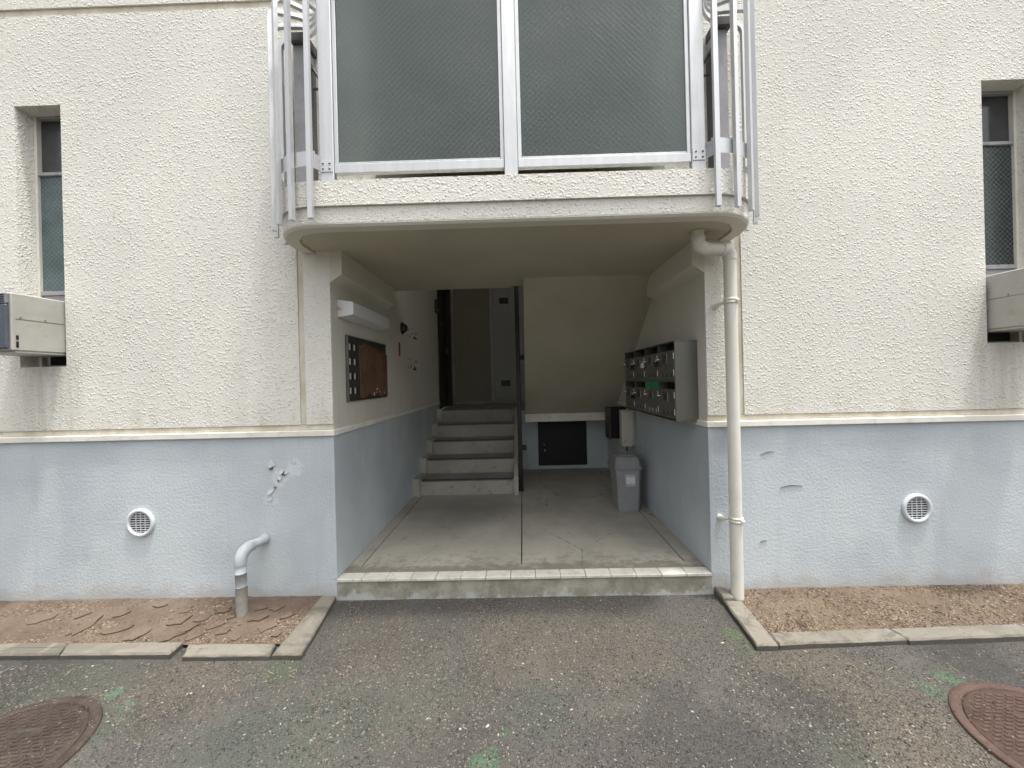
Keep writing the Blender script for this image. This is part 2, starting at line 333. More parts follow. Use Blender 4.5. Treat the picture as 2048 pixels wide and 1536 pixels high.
# ------------------------------------------------------------------ mesh helpers
class MB:
    def __init__(s): s.v = []; s.f = []; s.sm = []
    def add(s, verts, faces, smooth=False):
        o = len(s.v); s.v += [tuple(v) for v in verts]
        for f in faces: s.f.append(tuple(i + o for i in f)); s.sm.append(smooth)
        return s
    def box(s, x0, x1, y0, y1, z0, z1, bev=0.):
        if x0 > x1: x0, x1 = x1, x0
        if y0 > y1: y0, y1 = y1, y0
        if z0 > z1: z0, z1 = z1, z0
        if bev <= 0:
            return s.add([(x0, y0, z0), (x1, y0, z0), (x1, y1, z0), (x0, y1, z0), (x0, y0, z1), (x1, y0, z1), (x1, y1, z1), (x0, y1, z1)],
                         [(0, 3, 2, 1), (4, 5, 6, 7), (0, 1, 5, 4), (1, 2, 6, 5), (2, 3, 7, 6), (3, 0, 4, 7)])
        bm = bmesh.new(); bmesh.ops.create_cube(bm, size=1)
        for v in bm.verts: v.co = Vector(((x0 + x1) / 2 + v.co.x * (x1 - x0), (y0 + y1) / 2 + v.co.y * (y1 - y0), (z0 + z1) / 2 + v.co.z * (z1 - z0)))
        bmesh.ops.bevel(bm, geom=list(bm.edges), offset=bev, segments=1, affect='EDGES', profile=.5)
        bm.verts.index_update(); s.add([v.co[:] for v in bm.verts], [[v.index for v in f.verts] for f in bm.faces]); bm.free(); return s
    def prism(s, poly, a0, a1, axis, smooth=False):
        # poly: 2-D points in the plane of the other two axes (in xyz order), extruded along axis
        def P(p, a): q = list(p); q.insert(axis, a); return tuple(q)
        n = len(poly); vs = [P(p, a0) for p in poly] + [P(p, a1) for p in poly]
        area = sum(poly[i][0] * poly[(i + 1) % n][1] - poly[(i + 1) % n][0] * poly[i][1] for i in range(n))
        flip = (area > 0) == (axis != 1)
        fs = [tuple(range(n))[::-1], tuple(range(n, 2 * n))] + [(i, (i + 1) % n, n + (i + 1) % n, n + i) for i in range(n)]
        if not flip: fs = [f[::-1] for f in fs]
        if a1 < a0: fs = [f[::-1] for f in fs]
        return s.add(vs, fs, smooth)
    def tube(s, path, r, n=16, cap=True, smooth=True):
        path = [Vector(p) for p in path]; rr = r if isinstance(r, (list, tuple)) else [r] * len(path)
        ref = Vector((0, 0, 1)); t0 = (path[1] - path[0]).normalized()
        if abs(t0.dot(ref)) > .9: ref = Vector((1, 0, 0))
        nrm = (ref - t0 * ref.dot(t0)).normalized(); vs = []
        for i, p in enumerate(path):
            t = ((path[min(i + 1, len(path) - 1)] - p).normalized() + (p - path[max(i - 1, 0)]).normalized()).normalized()
            nrm = (nrm - t * nrm.dot(t)).normalized(); b = t.cross(nrm)
            for k in range(n):
                a = 2 * math.pi * k / n; vs.append(p + (nrm * math.cos(a) + b * math.sin(a)) * rr[i])
        fs = [(i * n + k, i * n + (k + 1) % n, (i + 1) * n + (k + 1) % n, (i + 1) * n + k) for i in range(len(path) - 1) for k in range(n)]
        s.add(vs, fs, smooth)
        if cap:
            m = len(path) - 1
            s.add(vs[:n], [tuple(range(n))[::-1]]); s.add(vs[m * n:], [tuple(range(n))])
        return s
    def sweep(s, path, side, wd, th):
        # rectangular bar: constant side vector, width wd along it, thickness th across
        side = Vector(side).normalized(); path = [Vector(p) for p in path]; vs = []
        for i, p in enumerate(path):
            a = (p - path[i - 1]).normalized() if i else None; b = (path[i + 1] - p).normalized() if i < len(path) - 1 else None
            t = ((a or b) + (b or a)).normalized(); nn = side.cross(t).normalized()
            k = 1 / max(.5, math.cos((a.angle(b) / 2) if (a and b) else 0))
            for u, v in ((-1, -1), (1, -1), (1, 1), (-1, 1)): vs.append(p + side * (u * wd / 2) + nn * (v * th / 2 * k))
        m = len(path)
        fs = [(i * 4 + k, i * 4 + (k + 1) % 4, (i + 1) * 4 + (k + 1) % 4, (i + 1) * 4 + k) for i in range(m - 1) for k in range(4)]
        fs += [(3, 2, 1, 0), tuple(range(m * 4 - 4, m * 4))]
        return s.add(vs, fs)
    def lathe(s, prof, c, axis, n=32, smooth=True):
        # prof: (radius, height) pairs; axis: 'Y-' points to -Y, 'Z' up, 'X' to +X
        vs = []
        for r, h in prof:
            for k in range(n):
                a = 2 * math.pi * k / n; u, v = r * math.cos(a), r * math.sin(a)
                vs.append({'Z': (c[0] + u, c[1] + v, c[2] + h), 'Y-': (c[0] + u, c[1] - h, c[2] + v), 'X': (c[0] + h, c[1] + u, c[2] + v), 'X-': (c[0] - h, c[1] - u, c[2] + v)}[axis])
        fs = [(i * n + k, i * n + (k + 1) % n, (i + 1) * n + (k + 1) % n, (i + 1) * n + k) for i in range(len(prof) - 1) for k in range(n)]
        return s.add(vs, fs, smooth)
    def mesh(s, name, origin=(0, 0, 0)):
        me = bpy.data.meshes.new(name); ox, oy, oz = origin
        me.from_pydata([(x - ox, y - oy, z - oz) for x, y, z in s.v], [], s.f)
        me.polygons.foreach_set('use_smooth', s.sm); me.validate(); me.update(); return me

def wloc(o):
    v = Vector((0, 0, 0))
    while o is not None: v += o.location; o = o.parent
    return v
def tag(o, label=None, cat=None, group=None, kind=None):
    for k, v in (('label', label), ('category', cat), ('group', group), ('kind', kind)):
        if v: o[k] = v
    return o
def thing(name, loc, label, cat, group=None):
    o = bpy.data.objects.new(name, None); COL.objects.link(o); o.location = loc; o.empty_display_size = .1
    return tag(o, label, cat, group)
def obj(name, mb, mat, parent=None, at=None, fix=True):
    po = wloc(parent) if parent else Vector((0, 0, 0)); a = Vector(at) if at else po
    me = mb.mesh(name, a)
    if fix:
        bm = bmesh.new(); bm.from_mesh(me); bmesh.ops.recalc_face_normals(bm, faces=bm.faces); bm.to_mesh(me); bm.free()
    me.materials.append(M[mat] if isinstance(mat, str) else mat)
    o = bpy.data.objects.new(name, me); COL.objects.link(o); o.parent = parent; o.location = a - po; return o
def inst(name, me, parent, at, rotz=0.):
    o = bpy.data.objects.new(name, me); COL.objects.link(o); o.parent = parent
    o.location = Vector(at) - (wloc(parent) if parent else Vector()); o.rotation_euler.z = rotz; return o
def bx(*a, **k): return MB().box(*a, **k)
def arc(c, r, a0, a1, n): return [(c[0] + r * math.cos(R(a0 + (a1 - a0) * i / n)), c[1] + r * math.sin(R(a0 + (a1 - a0) * i / n))) for i in range(n + 1)]

# ------------------------------------------------------------------ ground
XL, XR, FZ, CZ = -1.238, 1.190, .130, 2.270       # entrance side walls, porch floor, ceiling
def grid_sheet(name, x0, x1, y0, y1, nx, ny, hf, mat, edge=None):
    mb = MB(); vs = []
    for j in range(ny + 1):
        for i in range(nx + 1):
            u = i / nx; v = j / ny; x = x0 + (x1 - x0) * u; y = y0 + (y1 - y0) * v
            if edge: x = edge(x, y, u)
            vs.append((x, y, hf(x, y)))
    mb.add(vs, [(j * (nx + 1) + i, j * (nx + 1) + i + 1, (j + 1) * (nx + 1) + i + 1, (j + 1) * (nx + 1) + i) for j in range(ny) for i in range(nx)], True)
    return tag(obj(name, mb, mat, fix=False), kind='structure')
def gh(x, y):
    if y > .02: return -.02
    return .007 * (mnoise.noise((x * 1.3, y * 1.6, 3.1))) + .003 * mnoise.noise((x * 6, y * 6, 1.7)) - .004
# one sheet: fine cells near the entrance, wide ones out to the horizon
def ground():
    xs = [-400, -120, -40, -14, -7] + list(np.linspace(-4.4, 4.4, 177)) + [7, 14, 40, 120, 400]
    ys = [-400, -120, -40, -14, -6] + list(np.linspace(-3.6, .04, 74)) + [3, 14, 60, 400]
    nx, ny = len(xs), len(ys); vs = []
    for y in ys:
        for x in xs:
            near = abs(x) < 4.5 and -3.7 < y < .05
            vs.append((float(x), float(y), gh(float(x), float(y)) if near else -.006))
    mb = MB().add(vs, [(j * nx + i, j * nx + i + 1, (j + 1) * nx + i + 1, (j + 1) * nx + i) for j in range(ny - 1) for i in range(nx - 1)], True)
    tag(obj('asphalt_ground', mb, 'asphalt', fix=False), kind='structure')
ground()
def soil_h(x, y): return .013 + .007 * mnoise.noise((x * 3.2, y * 3.2, 0)) + .005 * mnoise.noise((x * 14, y * 14, 5)) + .014 * max(0, (y + .30) / .3)
def le(y): return -1.335 + .075 * (-y / .57)       # inner edge of the left return kerb
def re(y): return 1.300 - .035 * (-y / .557)
bedL = grid_sheet('soil_bed', -6, -1.29, -.440, -.004, 260, 26, soil_h, 'soil', lambda x, y, u: -6 + (le(y) + 6) * u)
bedR = grid_sheet('soil_bed', 1.25, 6, -.436, -.004, 260, 26, soil_h, 'soil_dry', lambda x, y, u: re(y) + (6 - re(y)) * u)

# dried crust plates lifting off the left bed
def crust(cx, cy, rx, ry, rot, seed):
    rd = random.Random(seed); n = rd.randint(8, 12); pts = []; tx, ty = rd.uniform(-.05, .05), rd.uniform(-.02, .035)
    for k in range(n):
        a = 2 * math.pi * (k + rd.uniform(-.35, .35)) / n; q = rd.uniform(.55, 1.2); pts.append((rx * q * math.cos(a), ry * q * math.sin(a)))
    c, s_ = math.cos(rot), math.sin(rot); t = rd.uniform(.003, .008); vs = []; W = [(cx + u * c - v * s_, cy + u * s_ + v * c) for u, v in pts]
    for lay in (1, 0):
        for (x, y) in W:
            k = 1. if lay else .93; x = cx + (x - cx) * k; y = cy + (y - cy) * k
            vs.append((x, y, soil_h(x, y) + (t + .002 + max(0, tx * (x - cx) + ty * (y - cy)) if lay else -.002)))
    vs.append((cx, cy, soil_h(cx, cy) + t + .0025))
    fs = [(k, (k + 1) % n, 2 * n) for k in range(n)] + [(n + k, n + (k + 1) % n, (k + 1) % n, k) for k in range(n)] + [tuple(range(n, 2 * n))[::-1]]
    obj('soil_crust', MB().add(vs, fs), 'crust', bedL, at=(cx, cy, .02))
rc = random.Random(77)
for i, (x, y, rx, ry, ro) in enumerate(((-2.93, -.20, .07, .035, .2), (-2.72, -.165, .06, .018, .9), (-2.33, -.08, .05, .022, .3), (-2.07, -.23, .085, .05, .2), (-1.94, -.215, .06, .045, 1.2), (-1.965, -.31, .075, .04, .5), (-2.0, -.375, .10, .04, .3),
        (-1.82, -.28, .06, .04, .2), (-1.73, -.34, .05, .03, .6), (-1.60, -.225, .06, .035, .3), (-1.50, -.30, .06, .05, .9), (-1.44, -.20, .05, .03, .4), (-1.41, -.36, .045, .03, .2), (-2.60, -.27, .11, .04, .7), (-2.36, -.29, .09, .045, .8), (-2.20, -.36, .07, .04, .7),
        (-1.88, -.14, .06, .04, .1), (-1.62, -.38, .04, .025, 1.5), (-1.66, -.13, .05, .03, .4), (-2.50, -.16, .07, .035, .5), (-2.13, -.13, .06, .04, .2), (-1.55, -.13, .05, .03, .1), (-1.86, -.38, .045, .03, .4), (-1.78, -.21, .03, .02, .9))):
    crust(x, y, rx * .85, ry * .9, ro + rc.uniform(-.5, .9), i)
# kerbs round the beds, each stone apart
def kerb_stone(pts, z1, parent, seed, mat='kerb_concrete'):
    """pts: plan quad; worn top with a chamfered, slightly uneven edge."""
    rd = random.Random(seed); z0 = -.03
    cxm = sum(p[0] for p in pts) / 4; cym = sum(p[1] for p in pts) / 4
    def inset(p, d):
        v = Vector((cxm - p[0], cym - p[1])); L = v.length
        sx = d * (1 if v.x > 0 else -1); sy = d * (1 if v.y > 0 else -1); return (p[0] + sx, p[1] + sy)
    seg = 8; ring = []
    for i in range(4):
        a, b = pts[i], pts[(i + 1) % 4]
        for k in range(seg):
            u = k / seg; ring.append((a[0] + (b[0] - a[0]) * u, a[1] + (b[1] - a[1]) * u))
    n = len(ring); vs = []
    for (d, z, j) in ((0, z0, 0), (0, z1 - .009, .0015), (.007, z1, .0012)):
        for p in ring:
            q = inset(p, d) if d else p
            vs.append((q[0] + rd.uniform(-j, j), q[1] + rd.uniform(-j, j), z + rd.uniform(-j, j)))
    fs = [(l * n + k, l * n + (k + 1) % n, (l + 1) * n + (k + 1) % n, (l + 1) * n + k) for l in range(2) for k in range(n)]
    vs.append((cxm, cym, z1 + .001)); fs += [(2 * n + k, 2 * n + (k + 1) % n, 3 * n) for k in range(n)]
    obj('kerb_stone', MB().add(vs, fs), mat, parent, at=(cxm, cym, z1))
kL = tag(bpy.data.objects.new('kerb', None), kind='structure'); COL.objects.link(kL); kL.location = (-2.3, -.5, 0)
kR = tag(bpy.data.objects.new('kerb', None), kind='structure'); COL.objects.link(kR); kR.location = (2.3, -.5, 0)
fy0, fy1 = -.520, -.430
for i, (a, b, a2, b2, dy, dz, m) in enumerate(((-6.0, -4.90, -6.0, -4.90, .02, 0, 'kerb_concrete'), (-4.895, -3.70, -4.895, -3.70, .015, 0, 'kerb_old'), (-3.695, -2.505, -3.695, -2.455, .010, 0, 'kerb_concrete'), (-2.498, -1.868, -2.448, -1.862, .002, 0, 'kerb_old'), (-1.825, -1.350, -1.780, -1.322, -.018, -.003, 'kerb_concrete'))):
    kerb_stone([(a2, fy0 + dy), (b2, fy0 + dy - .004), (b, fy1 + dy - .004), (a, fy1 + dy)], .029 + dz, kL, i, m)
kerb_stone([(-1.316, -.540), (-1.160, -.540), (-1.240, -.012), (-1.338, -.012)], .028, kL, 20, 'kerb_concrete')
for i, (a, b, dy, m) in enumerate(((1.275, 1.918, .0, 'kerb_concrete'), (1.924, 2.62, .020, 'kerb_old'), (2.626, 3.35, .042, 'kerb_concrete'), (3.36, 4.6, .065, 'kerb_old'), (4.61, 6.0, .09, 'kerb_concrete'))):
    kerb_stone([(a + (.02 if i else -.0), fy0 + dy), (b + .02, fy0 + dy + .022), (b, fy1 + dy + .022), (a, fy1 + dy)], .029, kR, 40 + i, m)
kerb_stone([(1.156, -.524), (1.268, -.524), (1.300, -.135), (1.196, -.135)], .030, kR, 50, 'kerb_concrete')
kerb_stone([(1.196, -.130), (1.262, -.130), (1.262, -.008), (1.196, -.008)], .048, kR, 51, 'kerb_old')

# ------------------------------------------------------------------ the building
B = thing('apartment_building', (0, 0, 0), 'cream stucco apartment block with blue-grey plinth around the open stair entrance', 'building')
def cells(xs, zs, depth, y0=0., back=.22):
    """front faces per cell at its depth (None = opening), with the reveals between them."""
    mb = MB(); nx, nz = len(xs) - 1, len(zs) - 1
    D = lambda i, j: (depth(i, j) if 0 <= i < nx and 0 <= j < nz else 0.)
    val = lambda d: back if d is None else (d[0] if isinstance(d, tuple) else d)
    for i in range(nx):
        for j in range(nz):
            d = D(i, j)
            if d is not None and not isinstance(d, tuple):
                y = y0 + d; mb.add([(xs[i], y, zs[j]), (xs[i + 1], y, zs[j]), (xs[i + 1], y, zs[j + 1]), (xs[i], y, zs[j + 1])], [(0, 1, 2, 3)])
            if i + 1 < nx:
                e = D(i + 1, j); a, b = val(d), val(e)
                if a != b: mb.add([(xs[i + 1], y0 + a, zs[j]), (xs[i + 1], y0 + b, zs[j]), (xs[i + 1], y0 + b, zs[j + 1]), (xs[i + 1], y0 + a, zs[j + 1])], [(0, 1, 2, 3) if a > b else (0, 1, 2, 3)])
            if j + 1 < nz:
                e = D(i, j + 1); a, b = val(d), val(e)
                if a != b: mb.add([(xs[i], y0 + a, zs[j + 1]), (xs[i + 1], y0 + a, zs[j + 1]), (xs[i + 1], y0 + b, zs[j + 1]), (xs[i], y0 + b, zs[j + 1])], [(0, 1, 2, 3)])
    return mb
WLX, WRX = (-3.305, -2.995), (2.968, 3.312)         # slit windows
gx = [-7, WLX[0], WLX[1], -1.452, -1.412, XL, -1.0, -.86, .82, .95, XR, 1.385, 1.425, WRX[0], WRX[1], 7]
gz = [1.105, 1.142, 1.562, CZ, 2.50, 2.62, 3.235, 3.285, 3.875, 3.925, 4.35, 8.0]
def fac(i, j):
    x0, x1, z0, z1 = gx[i], gx[i + 1], gz[j], gz[j + 1]; xm, zm = (x0 + x1) / 2, (z0 + z1) / 2
    if XL < xm < XR and zm < CZ: return (.0132,)
    if -.86 < xm < .82 and 2.50 < zm < 4.35: return None
    if -1.0 < xm < .95 and 2.50 < zm < 4.35: return None
    if WLX[0] < xm < WLX[1] and 1.562 < zm < 3.285: return None
    if WRX[0] < xm < WRX[1] and 1.562 < zm < 3.235: return None
    if zm < 1.142: return .010
    if 3.875 < zm < 3.925: return .014
    if (-1.452 < xm < -1.412 or 1.385 < xm < 1.425): return .010
    return 0.
wall = obj('wall', cells(gx, gz, fac), 'stucco', B, fix=False)
# smooth painted joints lie in the recesses
def jstrip(x0, x1, z0, z1): obj('wall_joint', bx(x0, x1, .0070, .03, z0, z1), 'joint', B)
for a, b in ((-7, XL - .002), (XR + .002, 7)): jstrip(a, b, 1.107, 1.140)
jstrip(-1.450, -1.414, 1.144, 3.873); jstrip(1.387, 1.423, 1.144, 3.873)
obj('wall_joint', bx(-7, 7, .010, .03, 3.877, 3.923), 'joint', B)
# plinth
pz = [-.05, 1.066]; obj('plinth', cells([-7, XL, XR, 7], pz, lambda i, j: (.0212,) if i == 1 else 0.), 'plinth', B, fix=False)
for a, b in ((-7, XL - .0), (XR + .0, 7)):
    s_ = 1 if a < 0 else -1
    obj('molding', bx(a if a < 0 else a - .014, b + .014 if a < 0 else b, -.018, .02, 1.066, 1.1045, .004), 'molding', B)
# thin raised arris of paint beside the opening
for x in (XL, XR):
    s_ = 1 if x < 0 else -1
    obj('corner_bead', bx(x - s_ * .022, x + s_ * .003, -.0035, .02, .132, 1.064, .0015), 'plinth', B)
# entrance side walls: upper render and blue lower part
YB = 4.60
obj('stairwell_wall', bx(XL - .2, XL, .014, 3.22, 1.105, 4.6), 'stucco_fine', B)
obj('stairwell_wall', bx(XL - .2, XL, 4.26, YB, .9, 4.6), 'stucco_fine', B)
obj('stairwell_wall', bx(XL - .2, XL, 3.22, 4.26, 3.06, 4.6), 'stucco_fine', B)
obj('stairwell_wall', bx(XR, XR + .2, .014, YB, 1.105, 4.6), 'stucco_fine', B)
obj('stairwell_dado', bx(XL - .2, XL, .022, 3.22, -.05, 1.066), 'plinth', B)
obj('stairwell_dado', bx(XR, XR + .2, .022, 2.98, -.05, 1.066), 'plinth', B)
obj('molding', bx(XL - .05, XL + .014, .021, 3.20, 1.066, 1.1045, .004), 'molding', B)
obj('molding', bx(XR - .014, XR + .05, .021, 2.30, 1.066, 1.1045, .004), 'molding', B)
obj('back_wall', bx(XL - .2, XR + .2, YB, YB + .2, .9, 4.8), 'beige_panel', B)
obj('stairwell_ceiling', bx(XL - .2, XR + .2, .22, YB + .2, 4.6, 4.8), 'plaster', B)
# haunches under the ceiling
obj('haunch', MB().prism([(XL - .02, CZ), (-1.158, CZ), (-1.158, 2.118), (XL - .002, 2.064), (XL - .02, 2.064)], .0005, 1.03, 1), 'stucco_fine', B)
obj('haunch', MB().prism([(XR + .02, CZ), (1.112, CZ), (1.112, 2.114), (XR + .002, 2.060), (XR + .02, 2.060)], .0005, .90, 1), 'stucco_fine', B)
# mid-landing slab whose underside is the entrance ceiling, and the flight that drops away behind it
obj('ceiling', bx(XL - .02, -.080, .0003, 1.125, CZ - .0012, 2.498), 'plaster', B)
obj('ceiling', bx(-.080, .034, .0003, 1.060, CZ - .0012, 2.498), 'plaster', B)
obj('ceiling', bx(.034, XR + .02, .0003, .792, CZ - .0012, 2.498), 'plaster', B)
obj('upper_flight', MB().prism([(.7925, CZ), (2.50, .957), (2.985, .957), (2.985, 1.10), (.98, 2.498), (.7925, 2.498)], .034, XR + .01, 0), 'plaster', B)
obj('flight_trim', bx(.030, XR - .001, 2.480, 2.60, .852, .956, .004), 'molding', B)
# low back wall under the flight with its hatch
obj('low_wall', bx(.034, XR - .001, 2.975, 3.05, -.02, .957), 'plinth', B)
obj('low_wall', bx(-.07, .034, 3.00, 3.05, -.02, .957), 'plinth', B)
obj('flight_underside', bx(.034, XR - .001, 2.60, 2.975, .90, .956), 'plaster', B)
hatch = obj('hatch_door', bx(.208, .893, 2.955, 2.974, .180, .835, .003), 'black', B)
obj('knob', MB().lathe([(.0, .026), (.016, .024), (.019, .014), (.010, .0), (.010, -.004)], (.298, 2.955, .40), 'Y-', 14), 'chrome', hatch)
obj('lock', MB().lathe([(.0, .006), (.010, .005), (.011, 0)], (.292, 2.955, .475), 'Y-', 12), 'brass', hatch)
# porch floor: slabs with real joints, nosing tiles at the front
PF = obj('porch_floor', bx(XL - .01, XR + .01, .004, 3.05, -.04, .118), 'gap_dark', B)
def slab(x0, x1, y0, y1): obj('floor_slab', bx(x0, x1, y0, y1, .10, FZ, .002), 'porch', PF)
slab(XL + .001, XR - .001, .078, .164)
slab(XL + .001, -1.150, .166, 1.86); slab(-1.143, -.037, .170, 1.86)
slab(-.029, 1.078, .170, 1.925); slab(1.086, XR - .001, .166, 2.972); slab(-.029, 1.078, 1.930, 2.972); slab(-.115, -.037, 1.863, 2.972)
obj('step_front', bx(XL + .0005, XR - .0005, -.003, .05, -.04, .1135, .003), 'step_front', B)
tw = (XR - XL - .004) / 15
tm = bx(-tw / 2 + .0015, tw / 2 - .0015, -.012, .076, -.0165, .0035, .003).mesh('nosing_tile'); tm.materials.append(M['tile'])
for i in range(15): inst('nosing_tile', tm, PF, (XL + .002 + tw * (i + .5), 0, .130 + random.uniform(-.0008, .0008)), random.uniform(-.003, .003))
# stairs up to the ground-floor landing
ST = tag(obj('staircase', bx(XL, -.07, 2.2, 3.06, -.02, .12), 'stair_concrete', B))
NY = [1.79, 2.105, 2.42, 2.74, 3.06]; RISE = .17
for k in range(5):
    z1 = FZ + RISE * (k + 1); y0 = NY[k]; y1 = (NY[k + 1] + .06) if k < 4 else 3.12
    st = obj('step', MB().prism([(y0 + .028, z1 - RISE - (.01 if k else .03)), (y0 + .004, z1 - .034), (y0, z1 - .030), (y0, z1 - .006), (y0 + .006, z1), (y1, z1), (y1, z1 - RISE - .01)], -1.168, -.112, 0), 'stair_concrete', ST)
    obj('tread', bx(-1.166, -.114, y0 + .055, y1 - .07, z1 - .002, z1 + .0012), 'tread_concrete', ST)
    obj('nosing_edge', bx(-1.148, -.127, y0 - .0045, y0 - .0026, z1 - .012, z1 - .004), 'steel', ST)
    obj('nosing_strip', bx(-1.150, -.125, y0 - .0025, y0 + .052, z1 - .012, z1 + .0028, .001), 'alu_dark', ST)
# skirting stepped along the wall, and the plain string on the open side
prof = []
for k in range(5):
    zt = FZ + RISE * (k + 1) + .022; y = NY[k] - .035
    prof += [(y + .012 if k else y + .02, FZ + RISE * k + (.022 if k else -.01)), (y, zt - .03), (y + .022, zt)]
prof += [(3.20, FZ + RISE * 5 + .022), (3.20, -.01)]
obj('string', MB().prism(prof, XL - .002, -1.166, 0), 'stair_concrete', ST)
obj('string', MB().prism([(1.765, -.01), (1.755, .20), (1.79, .33), (3.06, 1.015), (3.20, 1.02), (3.20, -.01)], -.114, -.068, 0), 'stair_concrete', ST)
obj('landing', bx(XL - .01, XR + .01, 3.052, YB, .80, FZ + RISE * 5 - .0005), 'tread_concrete', B)
obj('landing_kerb', bx(XL + .01, XR - .01, 4.50, YB - .001, .979, 1.030, .003), 'stair_concrete', B)
# flat door on the left wall of the landing
dr = obj('apartment_door', bx(XL - .12, XL - .06, 3.285, 4.195, .975, 3.03), 'door_brown', B)
for a, b, c, d in ((3.222, 3.284, .975, 3.058), (4.196, 4.258, .975, 3.058)): obj('door_frame', bx(XL - .14, XL + .012, a, b, c, d), 'door_brown', dr)
obj('door_frame', bx(XL - .14, XL + .011, 3.285, 4.195, 3.031, 3.058), 'door_brown', dr)
obj('peephole', MB().lathe([(.0, .008), (.012, .007), (.013, 0)], (XL - .06, 3.72, 2.32), 'X', 12), 'chrome', dr)
obj('handle', bx(XL - .06, XL - .015, 4.06, 4.09, 1.85, 1.99, .006), 'steel_dark', dr)
# service shaft door on the back wall
SD = obj('shaft_door', bx(-.535, .14, YB - .012, YB - .001, 1.031, 3.30), 'door_grey', B)
leaf = obj('leaf', bx(-.500, .10, YB - .030, YB - .0125, 1.075, 3.25, .003), 'door_grey', SD)
for z in (2.86, 1.345):
    obj('vent', bx(-.385, -.215, YB - .034, YB - .0305, z - .055, z + .055), 'black', SD)
    for q in range(5): obj('louver', MB().prism([(YB - .037, z - .048 + q * .021), (YB - .0342, z - .038 + q * .021), (YB - .0342, z - .048 + q * .021)], -.38, -.22, 0), 'steel_dark', SD)
for z in (2.85, 1.38): obj('hinge', bx(-.520, -.500, YB - .040, YB - .012, z - .07, z + .07, .004), 'door_grey', SD)
obj('mullion_strip', bx(-.560, -.536, YB - .014, YB - .001, .98, 3.30), 'joint', B)

# ------------------------------------------------------------------ balcony
CL, CR = (-1.10, -.10), (1.05, -.10)
def outline(r, yb=-.0008):
    pts = [(CL[0] - r, yb)] + [(CL[0] - r * math.cos(R(a)), CL[1] - r * math.sin(R(a))) for a in np.linspace(0, 90, 15)]
    pts += [(CR[0] + r * math.sin(R(a)), CR[1] - r * math.cos(R(a))) for a in np.linspace(0, 90, 15)] + [(CR[0] + r, yb)]
    return pts
BAL = obj('balcony', MB().prism(outline(.319), 2.277, 2.362, 2), 'stucco', B)
obj('balcony_upstand', MB().prism(outline(.334), 2.364, 2.500, 2), 'stucco', BAL)
def ring(r0, r1, z0, z1, cham=.012):
    a, b = outline(r0), outline(r1); c = outline(r0 - cham); mb = MB(); n = len(a)
    vs = [(x, y, z1) for x, y in a] + [(x, y, z0 + cham) for x, y in a] + [(x, y, z0) for x, y in c] + [(x, y, z0) for x, y in b] + [(x, y, z1) for x, y in b]
    mb.add(vs, [(l * n + k, l * n + k + 1, (l + 1) * n + k + 1, (l + 1) * n + k) for l in range(4) for k in range(n - 1)]); return mb
obj('drip_edge', ring(.318, .235, 2.258, 2.2772), 'stucco_fine', BAL)
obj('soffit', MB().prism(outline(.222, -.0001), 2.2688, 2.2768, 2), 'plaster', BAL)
# railing
RA = obj('balcony_railing', bx(-1.075, 1.018, -.425, -.375, 3.62, 3.68, .008), 'alu', B)
yF0, yF1 = -.418, -.380
for a, b in ((-1.069, -.993), (-.066, .006), (.940, 1.013)): obj('post', bx(a, b, yF0, yF1, 2.498, 3.62, .003), 'alu', RA)
for a, b in ((-.993, -.066), (.006, .940)):
    obj('bottom_rail', bx(a + .001, b - .001, yF0 + .004, yF1, 2.548, 2.597, .003), 'alu', RA)
    for e0, e1 in ((a + .001, a + .022), (b - .022, b - .001)): obj('bead', bx(e0, e1, yF0 + .010, yF1 - .008, 2.598, 3.62, .002), 'alu', RA)
    obj('bead', bx(a + .023, b - .023, yF0 + .010, yF1 - .008, 2.598, 2.609, .002), 'alu', RA)
    x0, x1, z0, z1 = a + .0225, b - .0225, 2.6095, 3.615
    obj('pane', bx(x0, x1, -.402, -.396, z0, z1), 'frosted', RA)
    wm = MB(); pit = .033; hw = .00045; yw = -.4032
    for sg in (1, -1):
        c = -2.0
        while c < 4.2:
            pts = []                                    # line: z = z0 + sg*(x-x0) + c
            for x in (x0, x1):
                z = z0 + sg * (x - x0) + c
                if z0 <= z <= z1: pts.append((x, z))
            for z in (z0, z1):
                x = x0 + (z - z0 - c) / sg
                if x0 < x < x1: pts.append((x, z))
            if len(pts) >= 2:
                (xa, za), (xb, zb) = pts[:2]; L = math.hypot(xb - xa, zb - za)
                if L > .01:
                    nx, nz = -(zb - za) / L * hw, (xb - xa) / L * hw
                    q = [(xa + nx, za + nz), (xb + nx, zb + nz), (xb - nx, zb - nz), (xa - nx, za - nz)]
                    wm.add([(u, yw, v) for u, v in q] + [(u, yw + .001, v) for u, v in q], [(0, 1, 2, 3), (0, 4, 5, 1), (2, 6, 7, 3)])
            c += pit
    obj('wire_mesh', wm, 'wire', RA)
def bolt(x, y, z, r=.0055): return MB().lathe([(0, .006), (r * .8, .005), (r, .001), (r, -.002)], (x, y, z), 'Y-', 8)
